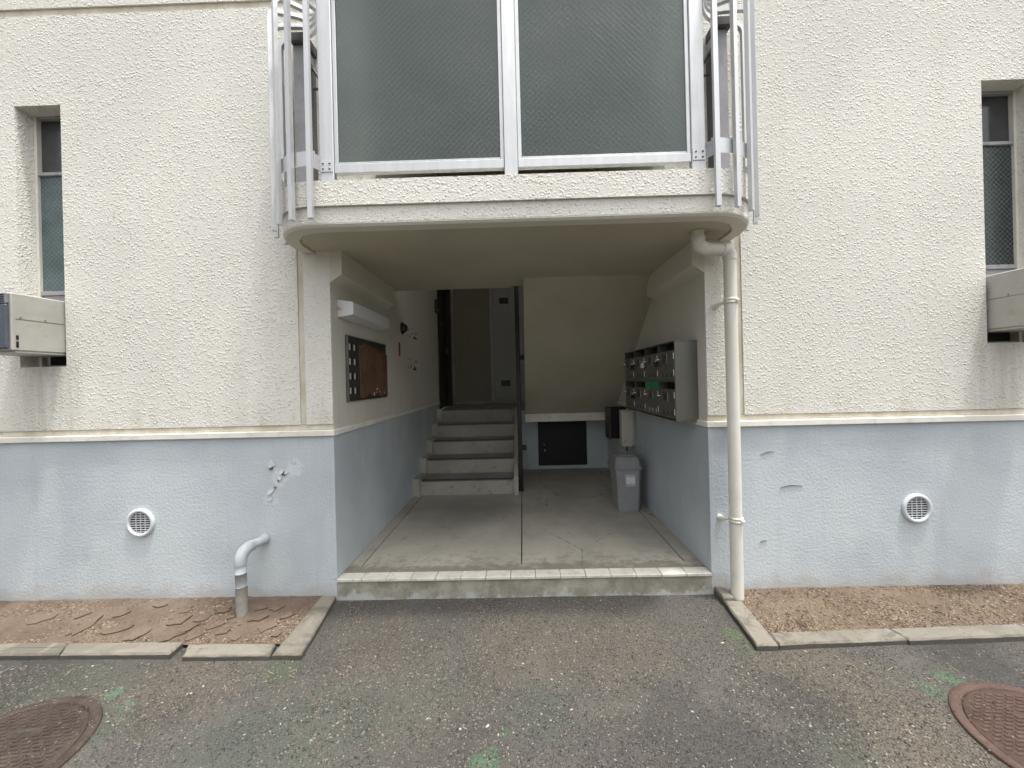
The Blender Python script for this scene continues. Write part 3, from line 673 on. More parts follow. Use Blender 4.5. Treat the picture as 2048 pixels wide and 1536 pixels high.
for sx, cc, px in ((-1, CL, -1.031), (1, CR, .9765)):
    r = .345; zb0, zb1 = 2.578, 2.655
    # curved flat band the bars are fixed to
    ins, out = [], []
    for a in np.linspace(-3, 90, 18):
        ins.append((cc[0] + sx * (r - .006) * math.sin(R(a)), cc[1] - (r - .006) * math.cos(R(a)))); out.append((cc[0] + sx * r * math.sin(R(a)), cc[1] - r * math.cos(R(a))))
    ins.append((cc[0] + sx * (r - .006), -.004)); out.append((cc[0] + sx * r, -.004))
    obj('curved_band', MB().prism(out + ins[::-1], zb0, zb1, 2), 'alu', RA)
    obj('bracket', bx(px - .034, px + .034, yF0 - .005, yF0 - .0005, 2.552, 2.612, .001), 'alu', RA)
    xb = cc[0]; bb = sorted((xb - sx * .012, xb + sx * .020))
    obj('bracket', bx(bb[0], bb[1], cc[1] - r - .012, cc[1] - r - .001, 2.572, 2.662, .001), 'alu', RA)
    x1_, x0_ = px + sx * .034, xb - sx * .012
    obj('bracket', MB().prism([(x1_, yF0 - .004), (x0_, cc[1] - r - .006), (x0_, cc[1] - r - .002), (x1_, yF0 - .0005)], 2.560, 2.640, 2), 'alu_dull', RA)
    for dx in (-.018, .018):
        for dz in (2.568, 2.597): obj('bolt', bolt(px + dx, yF0 - .005, dz), 'bolt', RA)
    for dz in (2.598, 2.636): obj('bolt', bolt(xb + sx * .006, cc[1] - r - .012, dz), 'bolt', RA)
    # six bars, hooked inwards at the top towards the hand rail
    for k in range(6):
        a = R(18 * k); n_ = Vector((sx * math.sin(a), -math.cos(a), 0)); t_ = Vector((math.cos(a), sx * math.sin(a), 0))
        base = Vector((cc[0], cc[1], 0)); pr = [(.362, 2.285), (.362, 3.500)]
        pr += [(.362 - .060 + .060 * math.cos(q), 3.500 + .060 * math.sin(q)) for q in np.linspace(.3, 1.35, 5)]
        pr += [(.225, 3.582)] + [(.215 - .085 * math.sin(q), 3.669 - .085 * math.cos(q)) for q in np.linspace(.2, math.pi / 2, 6)] + [(.130, 3.86)]
        obj('bar', MB().sweep([base + n_ * rr + Vector((0, 0, z)) for rr, z in pr], t_, .025, .022), 'alu', RA)
    obj('hand_rail', MB().tube([(cc[0] + sx * .130 * math.sin(R(a)), cc[1] - .130 * math.cos(R(a)), 3.88) for a in np.linspace(0, 90, 10)] + [(cc[0] + sx * .130, 0, 3.88)], .022, 10), 'alu', RA)
    obj('band_fixing', bx(*sorted((cc[0] + sx * .338, cc[0] + sx * .30)), -.05, -.001, zb0 - .02, zb1 - .02, .002), 'alu_dull', RA)
# flat grey downpipe shafts beside the opening on the balcony
for sx, x0, x1 in ((-1, -1.376, -1.300), (1, 1.236, 1.308)):
    P_ = obj('balcony_shaft', bx(x0, x1, -.115, -.0012, 2.5005, 3.52, .003), 'alu_dull', B)
    xi = x1 if sx < 0 else x0
    obj('shaft_flank', bx(*sorted((xi + .0005 * -sx, xi - sx * .006)), -.110, -.0012, 2.5005, 3.45, .002), 'alu_dark', P_)
    obj('shaft_cap', bx(x0 - .006, x1 + .02, -.142, -.0012, 3.521, 3.58, .006), 'alu_dark', P_)
    obj('hook', MB().tube([(xi - sx * .012, -.05, 3.42), (xi - sx * .06, -.06, 3.34), (xi - sx * .065, -.06, 3.28), (xi - sx * .015, -.05, 3.29)], .008, 8), 'alu_dark', P_)

# ------------------------------------------------------------------ slit windows
def slit_window(x0, x1, ztop, low, teal):
    Wn = obj('slit_window', bx(x0 + .001, x1 - .001, .150, .20, 1.563, ztop - .001), 'black', B)
    yw = .098
    for a, b, c, d in ((x0 + .001, x0 + .019, 1.563, ztop - .001), (x1 - .019, x1 - .001, 1.563, ztop - .001)): obj('frame', bx(a, b, yw, .149, c, d, .002), 'pvc', Wn)
    for z0, z1 in ((ztop - .018, ztop - .001), (2.880, 2.902), (2.058, 2.086), (1.563, 1.578)): obj('frame', bx(x0 + .020, x1 - .020, yw + .002, .149, z0, z1, .002), 'alu_dull', Wn)
    obj('pane', bx(x0 + .020, x1 - .020, yw + .028, yw + .034, 2.903, ztop - .019), 'glass_plain', Wn)
    obj('pane', bx(x0 + .020, x1 - .020, yw + .018, yw + .024, 2.087, 2.879), teal, Wn)
    wm = MB(); yq = yw + .0165; X0, X1, Z0, Z1 = x0 + .021, x1 - .021, 2.088, 2.878
    for sg in (1, -1):
        c = -1.
        while c < 2.4:
            pts = [(x, Z0 + sg * (x - X0) + c) for x in (X0, X1) if Z0 <= Z0 + sg * (x - X0) + c <= Z1] + [(X0 + (z - Z0 - c) / sg, z) for z in (Z0, Z1) if X0 < X0 + (z - Z0 - c) / sg < X1]
            if len(pts) >= 2:
                (xa, za), (xb, zb) = pts[:2]; L = math.hypot(xb - xa, zb - za)
                if L > .01:
                    nx, nz = -(zb - za) / L * .0005, (xb - xa) / L * .0005
                    wm.add([(xa + nx, yq, za + nz), (xb + nx, yq, zb + nz), (xb - nx, yq, zb - nz), (xa - nx, yq, za - nz)], [(0, 1, 2, 3)])
            c += .033
    obj('wire_mesh', wm, 'wire', Wn, fix=False)
    obj('sill_board', bx(x0 + .02, x1 - .02, yw + .015, .149, 1.99, 2.057, .002), 'alu_dull', Wn)
slit_window(*WLX, 3.285, 0, 'glass_teal'); slit_window(*WRX, 3.235, 0, 'glass_green')

# flaked paint on the plinth
for i, (x, z, rr, m, cur) in enumerate(((-1.650, .862, .016, 'exposed_render', 0), (-1.652, .890, .024, 'paint_flake', .010), (-1.572, .828, .018, 'exposed_render', 0), (-1.585, .845, .020, 'paint_flake', .008),
        (-1.597, .806, .020, 'paint_flake', .009), (-1.606, .782, .008, 'exposed_render', 0), (-1.552, .836, .014, 'paint_flake', .006), (-1.628, .735, .010, 'exposed_render', 0), (-1.660, .716, .026, 'paint_flake', .008), (-1.668, .668, .020, 'paint_flake', .005), (-1.50, .905, .014, 'paint_flake', .003))):
    rd = random.Random(90 + i); n = 7; a0 = rd.uniform(0, 6)
    pts = [(x + rr * rd.uniform(.6, 1.25) * math.cos(a0 + 6.283 * k / n), z + rr * rd.uniform(.6, 1.25) * math.sin(a0 + 6.283 * k / n)) for k in range(n)]
    if m == 'exposed_render': obj('flaked_patch', MB().prism(pts, -.0032, .002, 1), m, B)
    else:
        vs = [(u, -.0045 - cur * max(0, (z - v) / rr), v) for u, v in pts] + [(u, -.0030 - cur * max(0, (z - v) / rr), v) for u, v in pts]
        obj('paint_flake', MB().add(vs, [tuple(range(n)), tuple(range(n, 2 * n))[::-1]] + [(k, (k + 1) % n, n + (k + 1) % n, n + k) for k in range(n)]), m, B)
for (xa, za, xb, zb, sag) in ((1.516, .880, 1.605, .901, .008), (1.638, .669, 1.781, .676, .010), (1.500, .320, 1.548, .332, .004)):
    mb = MB(); top, bot = [], []
    for k in range(9):
        u = k / 8; x = xa + (xb - xa) * u; z = za + (zb - za) * u + sag * math.sin(math.pi * u); h = .0022 * math.sin(math.pi * min(1, u * 1.1 + .05)) + .0004
        top.append((x, z + h)); bot.append((x, z - h))
    obj('scuff_mark', MB().prism(top + bot[::-1], -.0045, .001, 1), 'scuff', B)

# ------------------------------------------------------------------ things on the walls
# downpipe on the right pier
dp = thing('downpipe', (1.302, -.092, 0), 'cream plastic downpipe running from the balcony soffit to the ground beside the right pier', 'downpipe')
ex, ey = 1.082, -.155; rp = .0365
d_ = Vector((1.302 - ex, -.092 - ey, 0)); L_ = d_.length; d_.normalize()
obj('upper_stub', MB().tube([(ex, ey, 2.32), (ex, ey, 2.235)], rp - .002, 20), 'pvc', dp)
def elbow(p0, d0, d1, rad, r, n=9):
    p0, d0, d1 = Vector(p0), Vector(d0), Vector(d1); pts = []
    for k in range(n + 1):
        a = math.pi / 2 * k / n; pts.append(p0 + d0 * (rad * math.sin(a)) + d1 * (rad * (1 - math.cos(a))))
    return [p0 - d0 * .018] + pts + [pts[-1] + d1 * .018]
e1 = elbow((ex, ey, 2.215), (0, 0, -1), d_, .044, 0)
obj('elbow', MB().tube(e1, rp + .0035, 20), 'pvc', dp)
e2 = elbow(Vector((ex, ey, 2.171)) + d_ * (L_ - .044), d_, (0, 0, -1), .044, 0)
obj('cross_pipe', MB().tube([e1[-1] - d_ * .01, e2[0] + d_ * .01], rp - .001, 20), 'pvc', dp)
obj('elbow', MB().tube(e2, rp + .0035, 20), 'pvc', dp)
obj('pipe', MB().tube([(1.302, -.092, 2.12), (1.302, -.092, 1.0), (1.300, -.092, .02)], rp, 24), 'pvc', dp)
obj('soffit_hole', MB().lathe([(.0, .001), (.056, .001), (.056, -.002)], (ex + .006, ey + .004, 2.2692), 'Z', 24), 'black', dp)
for z in (1.855, .505):
    c = obj('clamp', MB().lathe([(rp + .0005, -.016), (rp + .0045, -.016), (rp + .0045, -.006), (rp + .0022, -.004), (rp + .0022, .004), (rp + .0045, .006), (rp + .0045, .016), (rp + .0005, .016)], (1.302, -.092, z), 'Z', 24), 'pvc', dp)
    obj('screw_tab', bx(1.312, 1.334, -.140, -.126, z - .008, z + .008, .003), 'pvc', c)
    obj('wall_arm', MB().tube([(1.275, -.070, z - .003), (1.252, -.040, z - .010), (1.248, -.002, z - .016)], [.010, .012, .019], 12), 'pvc', dp)
# bent drain pipe in the left bed
dn = thing('drain_pipe', (-1.735, -.18, .03), 'blue-grey painted bent drain pipe coming out of the plinth into the left soil bed', 'pipe')
rq = .0315; P0 = Vector((-1.700, -.002, .405)); dd = Vector((-.035, -.178, .0)); dd.normalize()
ee = elbow(P0 + dd * .115, dd, (0, 0, -1), .066, 0, 10)
obj('wall_pipe', MB().tube([P0, P0 + dd * .03, P0 + dd * .031, P0 + dd * .11], [rq, rq, rq - .003, rq - .003], 20), 'pipe_blue', dn)
obj('elbow', MB().tube(ee, rq + .003, 20), 'pipe_blue', dn)
bp = ee[-1]
obj('riser', MB().tube([bp, bp + Vector((0, 0, -.045)), bp + Vector((0, 0, -.046)), bp + Vector((0, 0, -.052)), bp + Vector((0, 0, -.053)), bp + Vector((.001, 0, -.13))], [rq, rq, rq + .003, rq + .003, rq - .001, rq - .001], 20), 'pipe_blue', dn)
obj('lower_pipe', MB().tube([bp + Vector((.001, 0, -.13)), bp + Vector((.001, 0, -.134)), bp + Vector((.002, 0, -.20)), (bp.x + .003, bp.y, .0)], [rq + .002, rq, rq, rq - .001], 20), 'pipe_old', dn)
# round vents
def vent(x, z, label):
    v = thing('vent_cover', (x, -.001, z), label, 'vent', 'round vents in the plinth')
    y = -.001
    obj('rim', MB().lathe([(.0925, 0), (.0925, .010), (.088, .016), (.076, .017), (.071, .012), (.071, 0)], (x, y, z), 'Y-', 48), 'pvc_white', v)
    obj('backing', MB().lathe([(.0, .001), (.0712, .001)], (x, y, z), 'Y-', 32), 'black', v)
    for k in range(9):
        zz = z - .060 + k * .015; hw = math.sqrt(max(0, .0708 ** 2 - (zz - z) ** 2))
        obj('slat', MB().prism([(y - .0022, zz + .0022), (y - .0075, zz + .0014), (y - .0075, zz - .0022), (y - .0022, zz - .0010)], x - hw, x + hw, 0), 'pvc_white', v)
    for q in (-.030, 0, .030):
        hh = math.sqrt(.0705 ** 2 - q * q); obj('rib', bx(x + q - .0022, x + q + .0016, y - .006, y - .0021, z - hh, z + hh), 'pvc_white', v)
vent(-2.521, .525, 'round white louvred vent in the blue plinth, left of the bent drain pipe')
vent(2.494, .521, 'round white louvred vent in the blue plinth, right of the downpipe')
# window air conditioners
def aircon(x0, x1, label, side):
    z0, z1, yf = 1.648, 1.992, -.272
    a = thing('air_conditioner', ((x0 + x1) / 2, -.06, z0), label, 'air conditioner', 'window air conditioners in the slit windows')
    obj('casing', bx(x0, x1, yf + .012, .094, z0, z1, .006), 'ac_metal', a)
    obj('front_panel', bx(x0 + .012, x1 - .012, yf - .006, yf + .0115, z0 + .012, z1 - .070, .005), 'ac_front', a)
    g = obj('grille', bx(x0 + .012, x1 - .012, yf - .004, yf + .0115, z1 - .066, z1 - .006, .003), 'ac_grille', a)
    for k in range(4): obj('slot', bx(x0 + .025, x1 - .022, yf - .0055, yf - .0042, z1 - .058 + k * .0125, z1 - .051 + k * .0125), 'black', g)
    xs = x1 if side > 0 else x0; e = .0012 * side
    obj('seam', bx(*sorted((xs - .001 * side, xs + e)), yf + .03, .0, z0 + .188, z0 + .1905), 'steel_dark', a)
    for za, zb in ((.018, .056), (.064, .092)): obj('slot', bx(*sorted((xs - .001 * side, xs + e)), yf + .030, yf + .042, z0 + za, z0 + zb), 'black', a)
    for yy in (-.22, -.10): obj('screw', MB().lathe([(0, .002), (.005, .0015), (.0055, 0)], (xs, yy, z0 + .20), 'X' if side > 0 else 'X-', 8), 'bolt', a)
    obj('drip_tray', bx(x0 + .004, x1 - .004, yf + .03, .09, z0 - .014, z0 - .001, .003), 'ac_metal', a)
aircon(-3.284, -3.006, 'grey metal window air conditioner jutting out of the left slit window', 1)
aircon(2.980, 3.29, 'grey metal window air conditioner jutting out of the right slit window', -1)
# strip light
lt = thing('wall_light', (XL, .10, 1.85), 'white box-shaped strip light high on the left entrance wall', 'light')
obj('base', bx(XL + .0005, XL + .020, .088, .800, 1.853, 1.972, .004), 'lamp_base', lt)
obj('diffuser', MB().prism([(XL + .0205, 1.857), (XL + .0205, 1.968), (XL + .030, 1.968), (XL + .107, 1.956), (XL + .110, 1.950), (XL + .110, 1.878), (XL + .107, 1.872), (XL + .030, 1.857)], .092, .796, 1), 'acrylic', lt)
obj('clip', bx(XL + .004, XL + .030, .083, .0875, 1.902, 1.925, .002), 'chrome', lt)
# name board, its wooden backing torn
nb = thing('name_board', (XL, .20, 1.285), 'dark metal name board with slots and torn brown backing under the strip light', 'board')
Y0, Y1, Z0, Z1 = .205, .975, 1.285, 1.738
obj('backplate', bx(XL + .0005, XL + .012, Y0, Y1, Z0, Z1, .002), 'steel_dark', nb)
obj('frame', bx(XL + .0005, XL + .022, Y0 - .012, Y0 - .0005, Z0 - .01, Z1 + .01, .003), 'steel', nb)
obj('frame', bx(XL + .0005, XL + .018, Y0, Y1, Z1 + .0005, Z1 + .009, .002), 'steel', nb)
obj('frame', bx(XL + .0005, XL + .018, Y0, Y1, Z0 - .009, Z0 - .0005, .002), 'steel', nb)
for r_ in range(4):
    z = Z1 - .072 - r_ * .105
    for c_, yy in enumerate((.228, .305)):
        obj('slot', bx(XL + .0118, XL + .0132, yy, yy + .024, z - .022, z + .022), 'slot_white', nb)
        obj('slot', bx(XL + .0118, XL + .0130, yy + .030, yy + .052, z - .024, z + .024), 'black', nb)
rd = random.Random(5); top = [(Y0 + .19 + (Y1 - Y0 - .19) * k / 14, Z1 - .030 - .055 * (k / 14) ** 1.5 + rd.uniform(-.008, .008) - (.02 if k < 2 else 0)) for k in range(15)]
bot = [(Y0 + .20 + (Y1 - Y0 - .20) * k / 14, Z0 + .012 + rd.uniform(-.012, .010) + (.02 if k in (3, 4, 8) else 0)) for k in range(15)]
obj('backing', MB().prism(top + bot[::-1], XL + .0122, XL + .020, 0), 'brown_board', nb)
rag = [(Y1 - .002, Z0 + .02)] + [(Y1 + .022 + rd.uniform(-.014, .016), Z0 + .03 + .33 * k / 12) for k in range(13)] + [(Y1 - .002, Z0 + .37)]
obj('torn_edge', MB().prism(rag, XL + .0006, XL + .007, 0), 'brown_torn', nb)
for k in range(16):
    yy = rd.uniform(Y0 + .40, Y1 - .02); zz = Z0 + rd.uniform(.01, .075); q = rd.uniform(.006, .016)
    obj('residue', MB().prism([(yy + q * math.cos(t) * rd.uniform(.6, 1.2), zz + q * math.sin(t) * rd.uniform(.6, 1.2)) for t in np.linspace(0, 5.3, 6)], XL + .0195, XL + .0212, 0), 'sticker_dark' if k % 3 else 'slot_white', nb)
# alarm lamp, red strip, glue remains, entry phone
al = thing('alarm_lamp', (XL, 1.50, 1.97), 'dark red dome alarm lamp on the left entrance wall', 'alarm lamp')
obj('base', MB().lathe([(.0, .008), (.062, .008), (.066, .0)], (XL + .0005, 1.51, 1.97), 'X', 24), 'black', al)
obj('dome', MB().lathe([(.050, .0082), (.048, .022), (.038, .040), (.020, .052), (0, .056)], (XL + .0005, 1.51, 1.97), 'X', 24), 'red_plastic', al)
tag(obj('red_sticker', bx(XL + .0004, XL + .0022, 1.375, 1.425, 1.672, 1.812), 'red_paper', at=(XL, 1.40, 1.672)), 'narrow dark red vertical sticker below the alarm lamp', 'sticker')
for j, (ya, yb, za, zb, n) in enumerate(((1.62, 2.06, 1.905, 2.02, 26), (1.66, 2.02, 1.545, 1.66, 24))):
    for k in range(n):
        yy, zz = rd.uniform(ya, yb), rd.uniform(za, zb); q = rd.uniform(.005, .016)
        if abs((yy - ya) / (yb - ya) - .5) < .25 and rd.random() < .4: continue
        obj('glue_residue', MB().prism([(yy + q * 1.3 * math.cos(t) * rd.uniform(.5, 1.2), zz + q * math.sin(t) * rd.uniform(.5, 1.2)) for t in np.linspace(0, 5.3, 6)], XL - .001, XL + .0012, 0), 'sticker_dark', B)
    obj('glue_residue', MB().prism([(yb - .16, za), (yb, za - .004), (yb - .01, za + .016), (yb - .06, za + .02), (yb - .10, za + .034), (yb - .14, za + .014)], XL - .001, XL + .0014, 0), 'sticker_red', B)
ip = thing('entry_phone', (XL, 3.12, 2.42), 'small dark entry phone on the wall beside the dark flat door', 'entry phone')
obj('body', bx(XL + .0005, XL + .030, 3.05, 3.17, 2.40, 2.60, .006), 'steel_dark', ip)
obj('button', MB().lathe([(0, .006), (.012, .005), (.013, 0)], (XL + .030, 3.11, 2.45), 'X', 12), 'slot_white', ip)
# handrail post and rail
hp = thing('stair_handrail', (-.040, 1.935, FZ), 'dark brown metal handrail post standing beside the steps', 'handrail')
obj('post', bx(-.064, -.016, 1.91, 1.96, FZ, 3.6, .004), 'black_rail', hp)
obj('base_plate', bx(-.070, -.010, 1.895, 1.975, FZ + .0005, FZ + .008, .002), 'black_rail', hp)
obj('rail', MB().sweep([(-.040, 1.962, .95), (-.040, 3.10, 1.72), (-.040, 3.6, 1.76)], (1, 0, 0), .040, .045), 'black_rail', hp)
for z in (1.66, .62): obj('bracket', bx(-.0155, .033, 1.92, 1.95, z - .028, z + .028, .003), 'black_rail', hp)
# bank of letter boxes
mx = XR - .153; my0, my1, mz0, mz1 = .126, 1.378, 1.096, 1.634
mbx = thing('mailbox_bank', (XR, .75, mz0), 'stainless steel bank of eight letter boxes on the right entrance wall', 'mailboxes')
body = MB().box(mx + .004, XR - .0015, my0, my0 + .003, mz0, mz1)
obj('side_panel', bx(mx, XR - .0015, my0, my0 + .004, mz0, mz1, .001), 'steel', mbx)
obj('side_panel', bx(mx, XR - .0015, my1 - .004, my1, mz0, mz1, .001), 'steel', mbx)
obj('top_panel', bx(mx - .004, XR - .0015, my0 - .003, my1 + .003, mz1 + .0005, mz1 + .008, .001), 'steel', mbx)
obj('bottom_panel', bx(mx, XR - .0015, my0, my1, mz0 - .006, mz0 - .0005, .001), 'steel', mbx)
obj('inner_back', bx(mx + .070, mx + .074, my0 + .005, my1 - .005, mz0 + .001, mz1 - .001), 'black', mbx)
cw = (my1 - my0) / 4; ch = (mz1 - mz0) / 2
for c_ in range(5): obj('divider', bx(mx - .002, mx + .068, my0 + cw * c_ - (.004 if c_ not in (0,) else -.0045), my0 + cw * c_ + (.004 if c_ != 4 else -.0045), mz0 + .001, mz1 - .001), 'steel', mbx)
obj('divider', bx(mx - .0015, mx + .068, my0 + .009, my1 - .009, mz0 + ch - .006, mz0 + ch + .006), 'steel', mbx)
for r_ in range(2):
    for c_ in range(4):
        a = my0 + cw * c_ + .007; b = my0 + cw * (c_ + 1) - .007; z0 = mz0 + ch * r_ + .008; z1 = mz0 + ch * (r_ + 1) - .056
        D_ = obj('mailbox_door', bx(mx - .0035, mx + .004, a, b, z0, z1, .001), 'steel_door', mbx)
        if r_ == 0 and c_ == 1: obj('tape', bx(mx - .0045, mx - .0030, a - .006, b + .006, z1 - .004, mz0 + ch * (r_ + 1) - .003), 'green_tape', mbx)
        obj('latch', MB().tube([(mx - .004, b - .028, z1 - .052), (mx - .022, b - .026, z1 - .052), (mx - .030, b - .006, z1 - .054), (mx - .022, b + .006, z1 - .056), (mx - .006, b + .002, z1 - .056)], .0042, 8), 'chrome', D_)
        obj('card_slot', bx(mx - .0058, mx - .0036, a + .125, a + .132, z1 - .085, z1 - .022, .0005), 'chrome', D_)
        obj('card_slot', bx(mx - .0052, mx - .0036, a + .134, a + .215, z1 - .083, z1 - .024), 'steel_dark', D_)
        for q in range(3): obj('peep_slot', bx(mx - .0044, mx - .0030, a + .05 + q * .075, a + .062 + q * .075, z0 + .022, z0 + .050), 'black' if not (r_ == 0 and c_ == 1) else 'slot_white', D_)
        for q in (z0 + .03, z1 - .06): obj('hinge', MB().tube([(mx - .006, a + .003, q), (mx - .006, a + .003, q + .042)], .0038, 8), 'chrome', D_)
def padlock(y, z, m, label):
    p = thing('padlock', (mx - .022, y, z - .03), label, 'padlock', 'padlocks on the letter boxes')
    obj('body', bx(mx - .036, mx - .014, y - .018, y + .018, z - .045, z - .005, .004), m, p)
    obj('shackle', MB().tube([(mx - .025, y - .011, z - .006), (mx - .025, y - .011, z + .014), (mx - .025, y, z + .022), (mx - .025, y + .011, z + .014), (mx - .025, y + .011, z - .006)], .003, 8), 'chrome', p)
zt = mz1 - .056 - .060
padlock(my0 + cw * 1 - .004, zt, 'red_plastic', 'dark red padlock hanging between the two nearest upper letter boxes')
padlock(my0 + cw * 2 - .004, zt, 'slot_white', 'pale padlock hanging in the middle of the upper letter box row')
padlock(my0 + cw * 3 - .004, zt, 'black', 'black padlock on the far end of the upper letter box row')
padlock(my0 + cw * 3 - .004, mz0 + ch - .056 - .060, 'black', 'black padlock on the far end of the lower letter box row')
# switch boxes under the letter boxes
sb = thing('switch_box', (XR, 1.66, .66), 'beige plastic switch box below the letter boxes above the bin', 'switch box')
obj('housing', bx(1.056, XR - .001, 1.60, 1.74, .672, 1.050, .004), 'box_beige', sb)
obj('cover', MB().prism([(1.036, .690), (1.050, .672), (1.150, .672), (1.150, .735), (1.160, .745), (1.160, 1.036), (1.150, 1.048), (1.040, 1.048)], 1.575, 1.5995, 1), 'box_beige', sb)
obj('lock', MB().lathe([(0, .004), (.010, .003), (.011, 0)], (1.060, 1.575, .730), 'Y-', 12), 'chrome', sb)
obj('cable', MB().tube([(1.110, 1.66, .672), (1.110, 1.66, .55), (1.118, 1.66, .30), (1.15, 1.66, .20)], .009, 8), 'black', sb)
mb_ = thing('meter_box', (XR, 2.0, .69), 'black box with open lid fixed behind the beige switch box', 'meter box')
obj('housing', bx(1.010, XR - .001, 1.95, 2.14, .70, 1.055, .004), 'black', mb_)
obj('lid', bx(.985, 1.0085, 1.93, 2.14, .69, 1.06, .003), 'steel_dark', mb_)
# bin
bn = thing('trash_bin', (.985, 1.31, FZ), 'grey plastic lidded trash bin on the porch floor by the right wall', 'trash bin')
def loft(rects, cap0=True, cap1=True):
    mb = MB(); vs = []
    for (x0, x1, y0, y1, z, ch_) in rects:
        vs += [(x0 + ch_, y0, z), (x1 - ch_, y0, z), (x1, y0 + ch_, z), (x1, y1 - ch_, z), (x1 - ch_, y1, z), (x0 + ch_, y1, z), (x0, y1 - ch_, z), (x0, y0 + ch_, z)]
    n = len(rects); fs = [(l * 8 + k, l * 8 + (k + 1) % 8, (l + 1) * 8 + (k + 1) % 8, (l + 1) * 8 + k) for l in range(n - 1) for k in range(8)]
    if cap0: fs.append(tuple(range(8))[::-1])
    if cap1: fs.append(tuple(range(n * 8 - 8, n * 8)))
    return mb.add(vs, fs)
bx0, bx1, by0, by1 = .886, 1.084, 1.150, 1.420
obj('body', loft([(bx0 + .004, bx1 - .004, by0 + .004, by1 - .004, FZ + .0005, .016), (bx0, bx1, by0, by1, FZ + .012, .018), (bx0 - .022, bx1 + .012, by0 - .022, by1 + .022, .545, .022)]), 'bin_grey', bn)
obj('rim', loft([(bx0 - .034, bx1 + .022, by0 - .034, by1 + .034, .530, .024), (bx0 - .037, bx1 + .025, by0 - .037, by1 + .037, .546, .024), (bx0 - .033, bx1 + .021, by0 - .033, by1 + .033, .556, .024)]), 'bin_lid', bn)
obj('lid', loft([(bx0 - .031, bx1 + .019, by0 - .031, by1 + .031, .5562, .024), (bx0 - .016, bx1 + .004, by0 - .014, by1 + .014, .640, .022), (bx0 - .004, bx1 - .008, by0 - .002, by1 + .002, .652, .020)]), 'bin_lid', bn)
obj('flap', loft([(bx0 + .020, bx1 - .032, by0 + .03, by1 - .03, .6523, .01), (bx0 + .022, bx1 - .034, by0 + .032, by1 - .032, .6585, .01)]), 'bin_grey', bn)
obj('lid_notch', bx(bx0 + .06, bx1 - .05, by0 - .0125, by0 - .001, .618, .640, .002), 'steel_dark', bn)
lab = obj('label', bx(bx0 + .066, bx1 - .046, by0 - .0195, by0 - .0165, .400, .462), 'paper_white', bn)
obj('tape', bx(bx0 + .064, bx1 - .044, by0 - .0200, by0 - .0165, .463, .486), 'tape_clear', bn); obj('tape', bx(bx0 + .064, bx1 - .044, by0 - .0190, by0 - .0160, .374, .399), 'tape_clear', bn)
obj('print', bx(bx0 + .105, bx1 - .066, by0 - .0199, by0 - .0190, .408, .4105), 'scuff', lab); obj('print', bx(bx0 + .072, bx1 - .130, by0 - .0199, by0 - .0190, .4085, .4105), 'scuff', lab)
obj('sticker', bx(bx0 - .012, bx0 - .0095, 1.16, 1.24, .60, .635), 'yellow', bn)

# ------------------------------------------------------------------ manholes
def manhole(x, y, m, label, ang, seed):
    r = .300; h = thing('manhole_cover', (x, y, 0), label, 'manhole cover', 'round manhole covers in the asphalt')
    obj('ring', MB().lathe([(r + .014, -.02), (r + .013, .004), (r + .010, .0065), (r - .022, .0065), (r - .0245, -.004)], (x, y, 0), 'Z', 64), m, h)
    lid = obj('lid', MB().lathe([(0, .0045), (r - .030, .0045), (r - .0275, .001), (r - .0275, -.01)], (x, y, 0), 'Z', 64), m, h)
    mb = MB(); rd = random.Random(seed); ca, sa = math.cos(ang), math.sin(ang); row = 0; v = -r
    while v < r:
        u = -r + (row % 2) * .019
        while u < r:
            q = math.hypot(u, v); keep = q < r - .050 and not (abs(u - .02) < .06 and abs(v - .14) < .022) and not (abs(u - .02) < .06 and abs(v + .15) < .022)
            if keep:
                a, b, z0, z1 = .0135 * rd.uniform(.9, 1.05), .0062, .004, .0088 + rd.uniform(-.0006, .0004)
                vs = []
                for (k, z) in ((1., z0), (.72, z1)):
                    for su, sv in ((-1, -1), (1, -1), (1, 1), (-1, 1)):
                        uu, vv = u + su * a * k, v + sv * b * k; vs.append((x + uu * ca - vv * sa, y + uu * sa + vv * ca, z))
                mb.add(vs, [(4, 5, 6, 7), (0, 1, 5, 4), (1, 2, 6, 5), (2, 3, 7, 6), (3, 0, 4, 7)])
            u += .038
        v += .0185; row += 1
    tag(obj('tread_pattern', mb, m, lid), kind='stuff')
    for s_ in (.14, -.15):
        c = Vector((x + .02 * ca - s_ * sa, y + .02 * sa + s_ * ca, .0052))
        obj('lift_slot', MB().prism([(c.x + (.042 * math.cos(t) * ca - .009 * math.sin(t) * sa), c.y + (.042 * math.cos(t) * sa + .009 * math.sin(t) * ca)) for t in np.linspace(0, 5.9, 14)], .0040, .0056, 2), 'steel_dark', lid)
manhole(-2.068, -1.075, 'manhole_brown', 'dark rusty brown manhole cover at the left edge of the asphalt', .15, 1)
manhole(1.990, -1.060, 'manhole_red', 'reddish brown manhole cover at the right edge of the asphalt', -.10, 2)

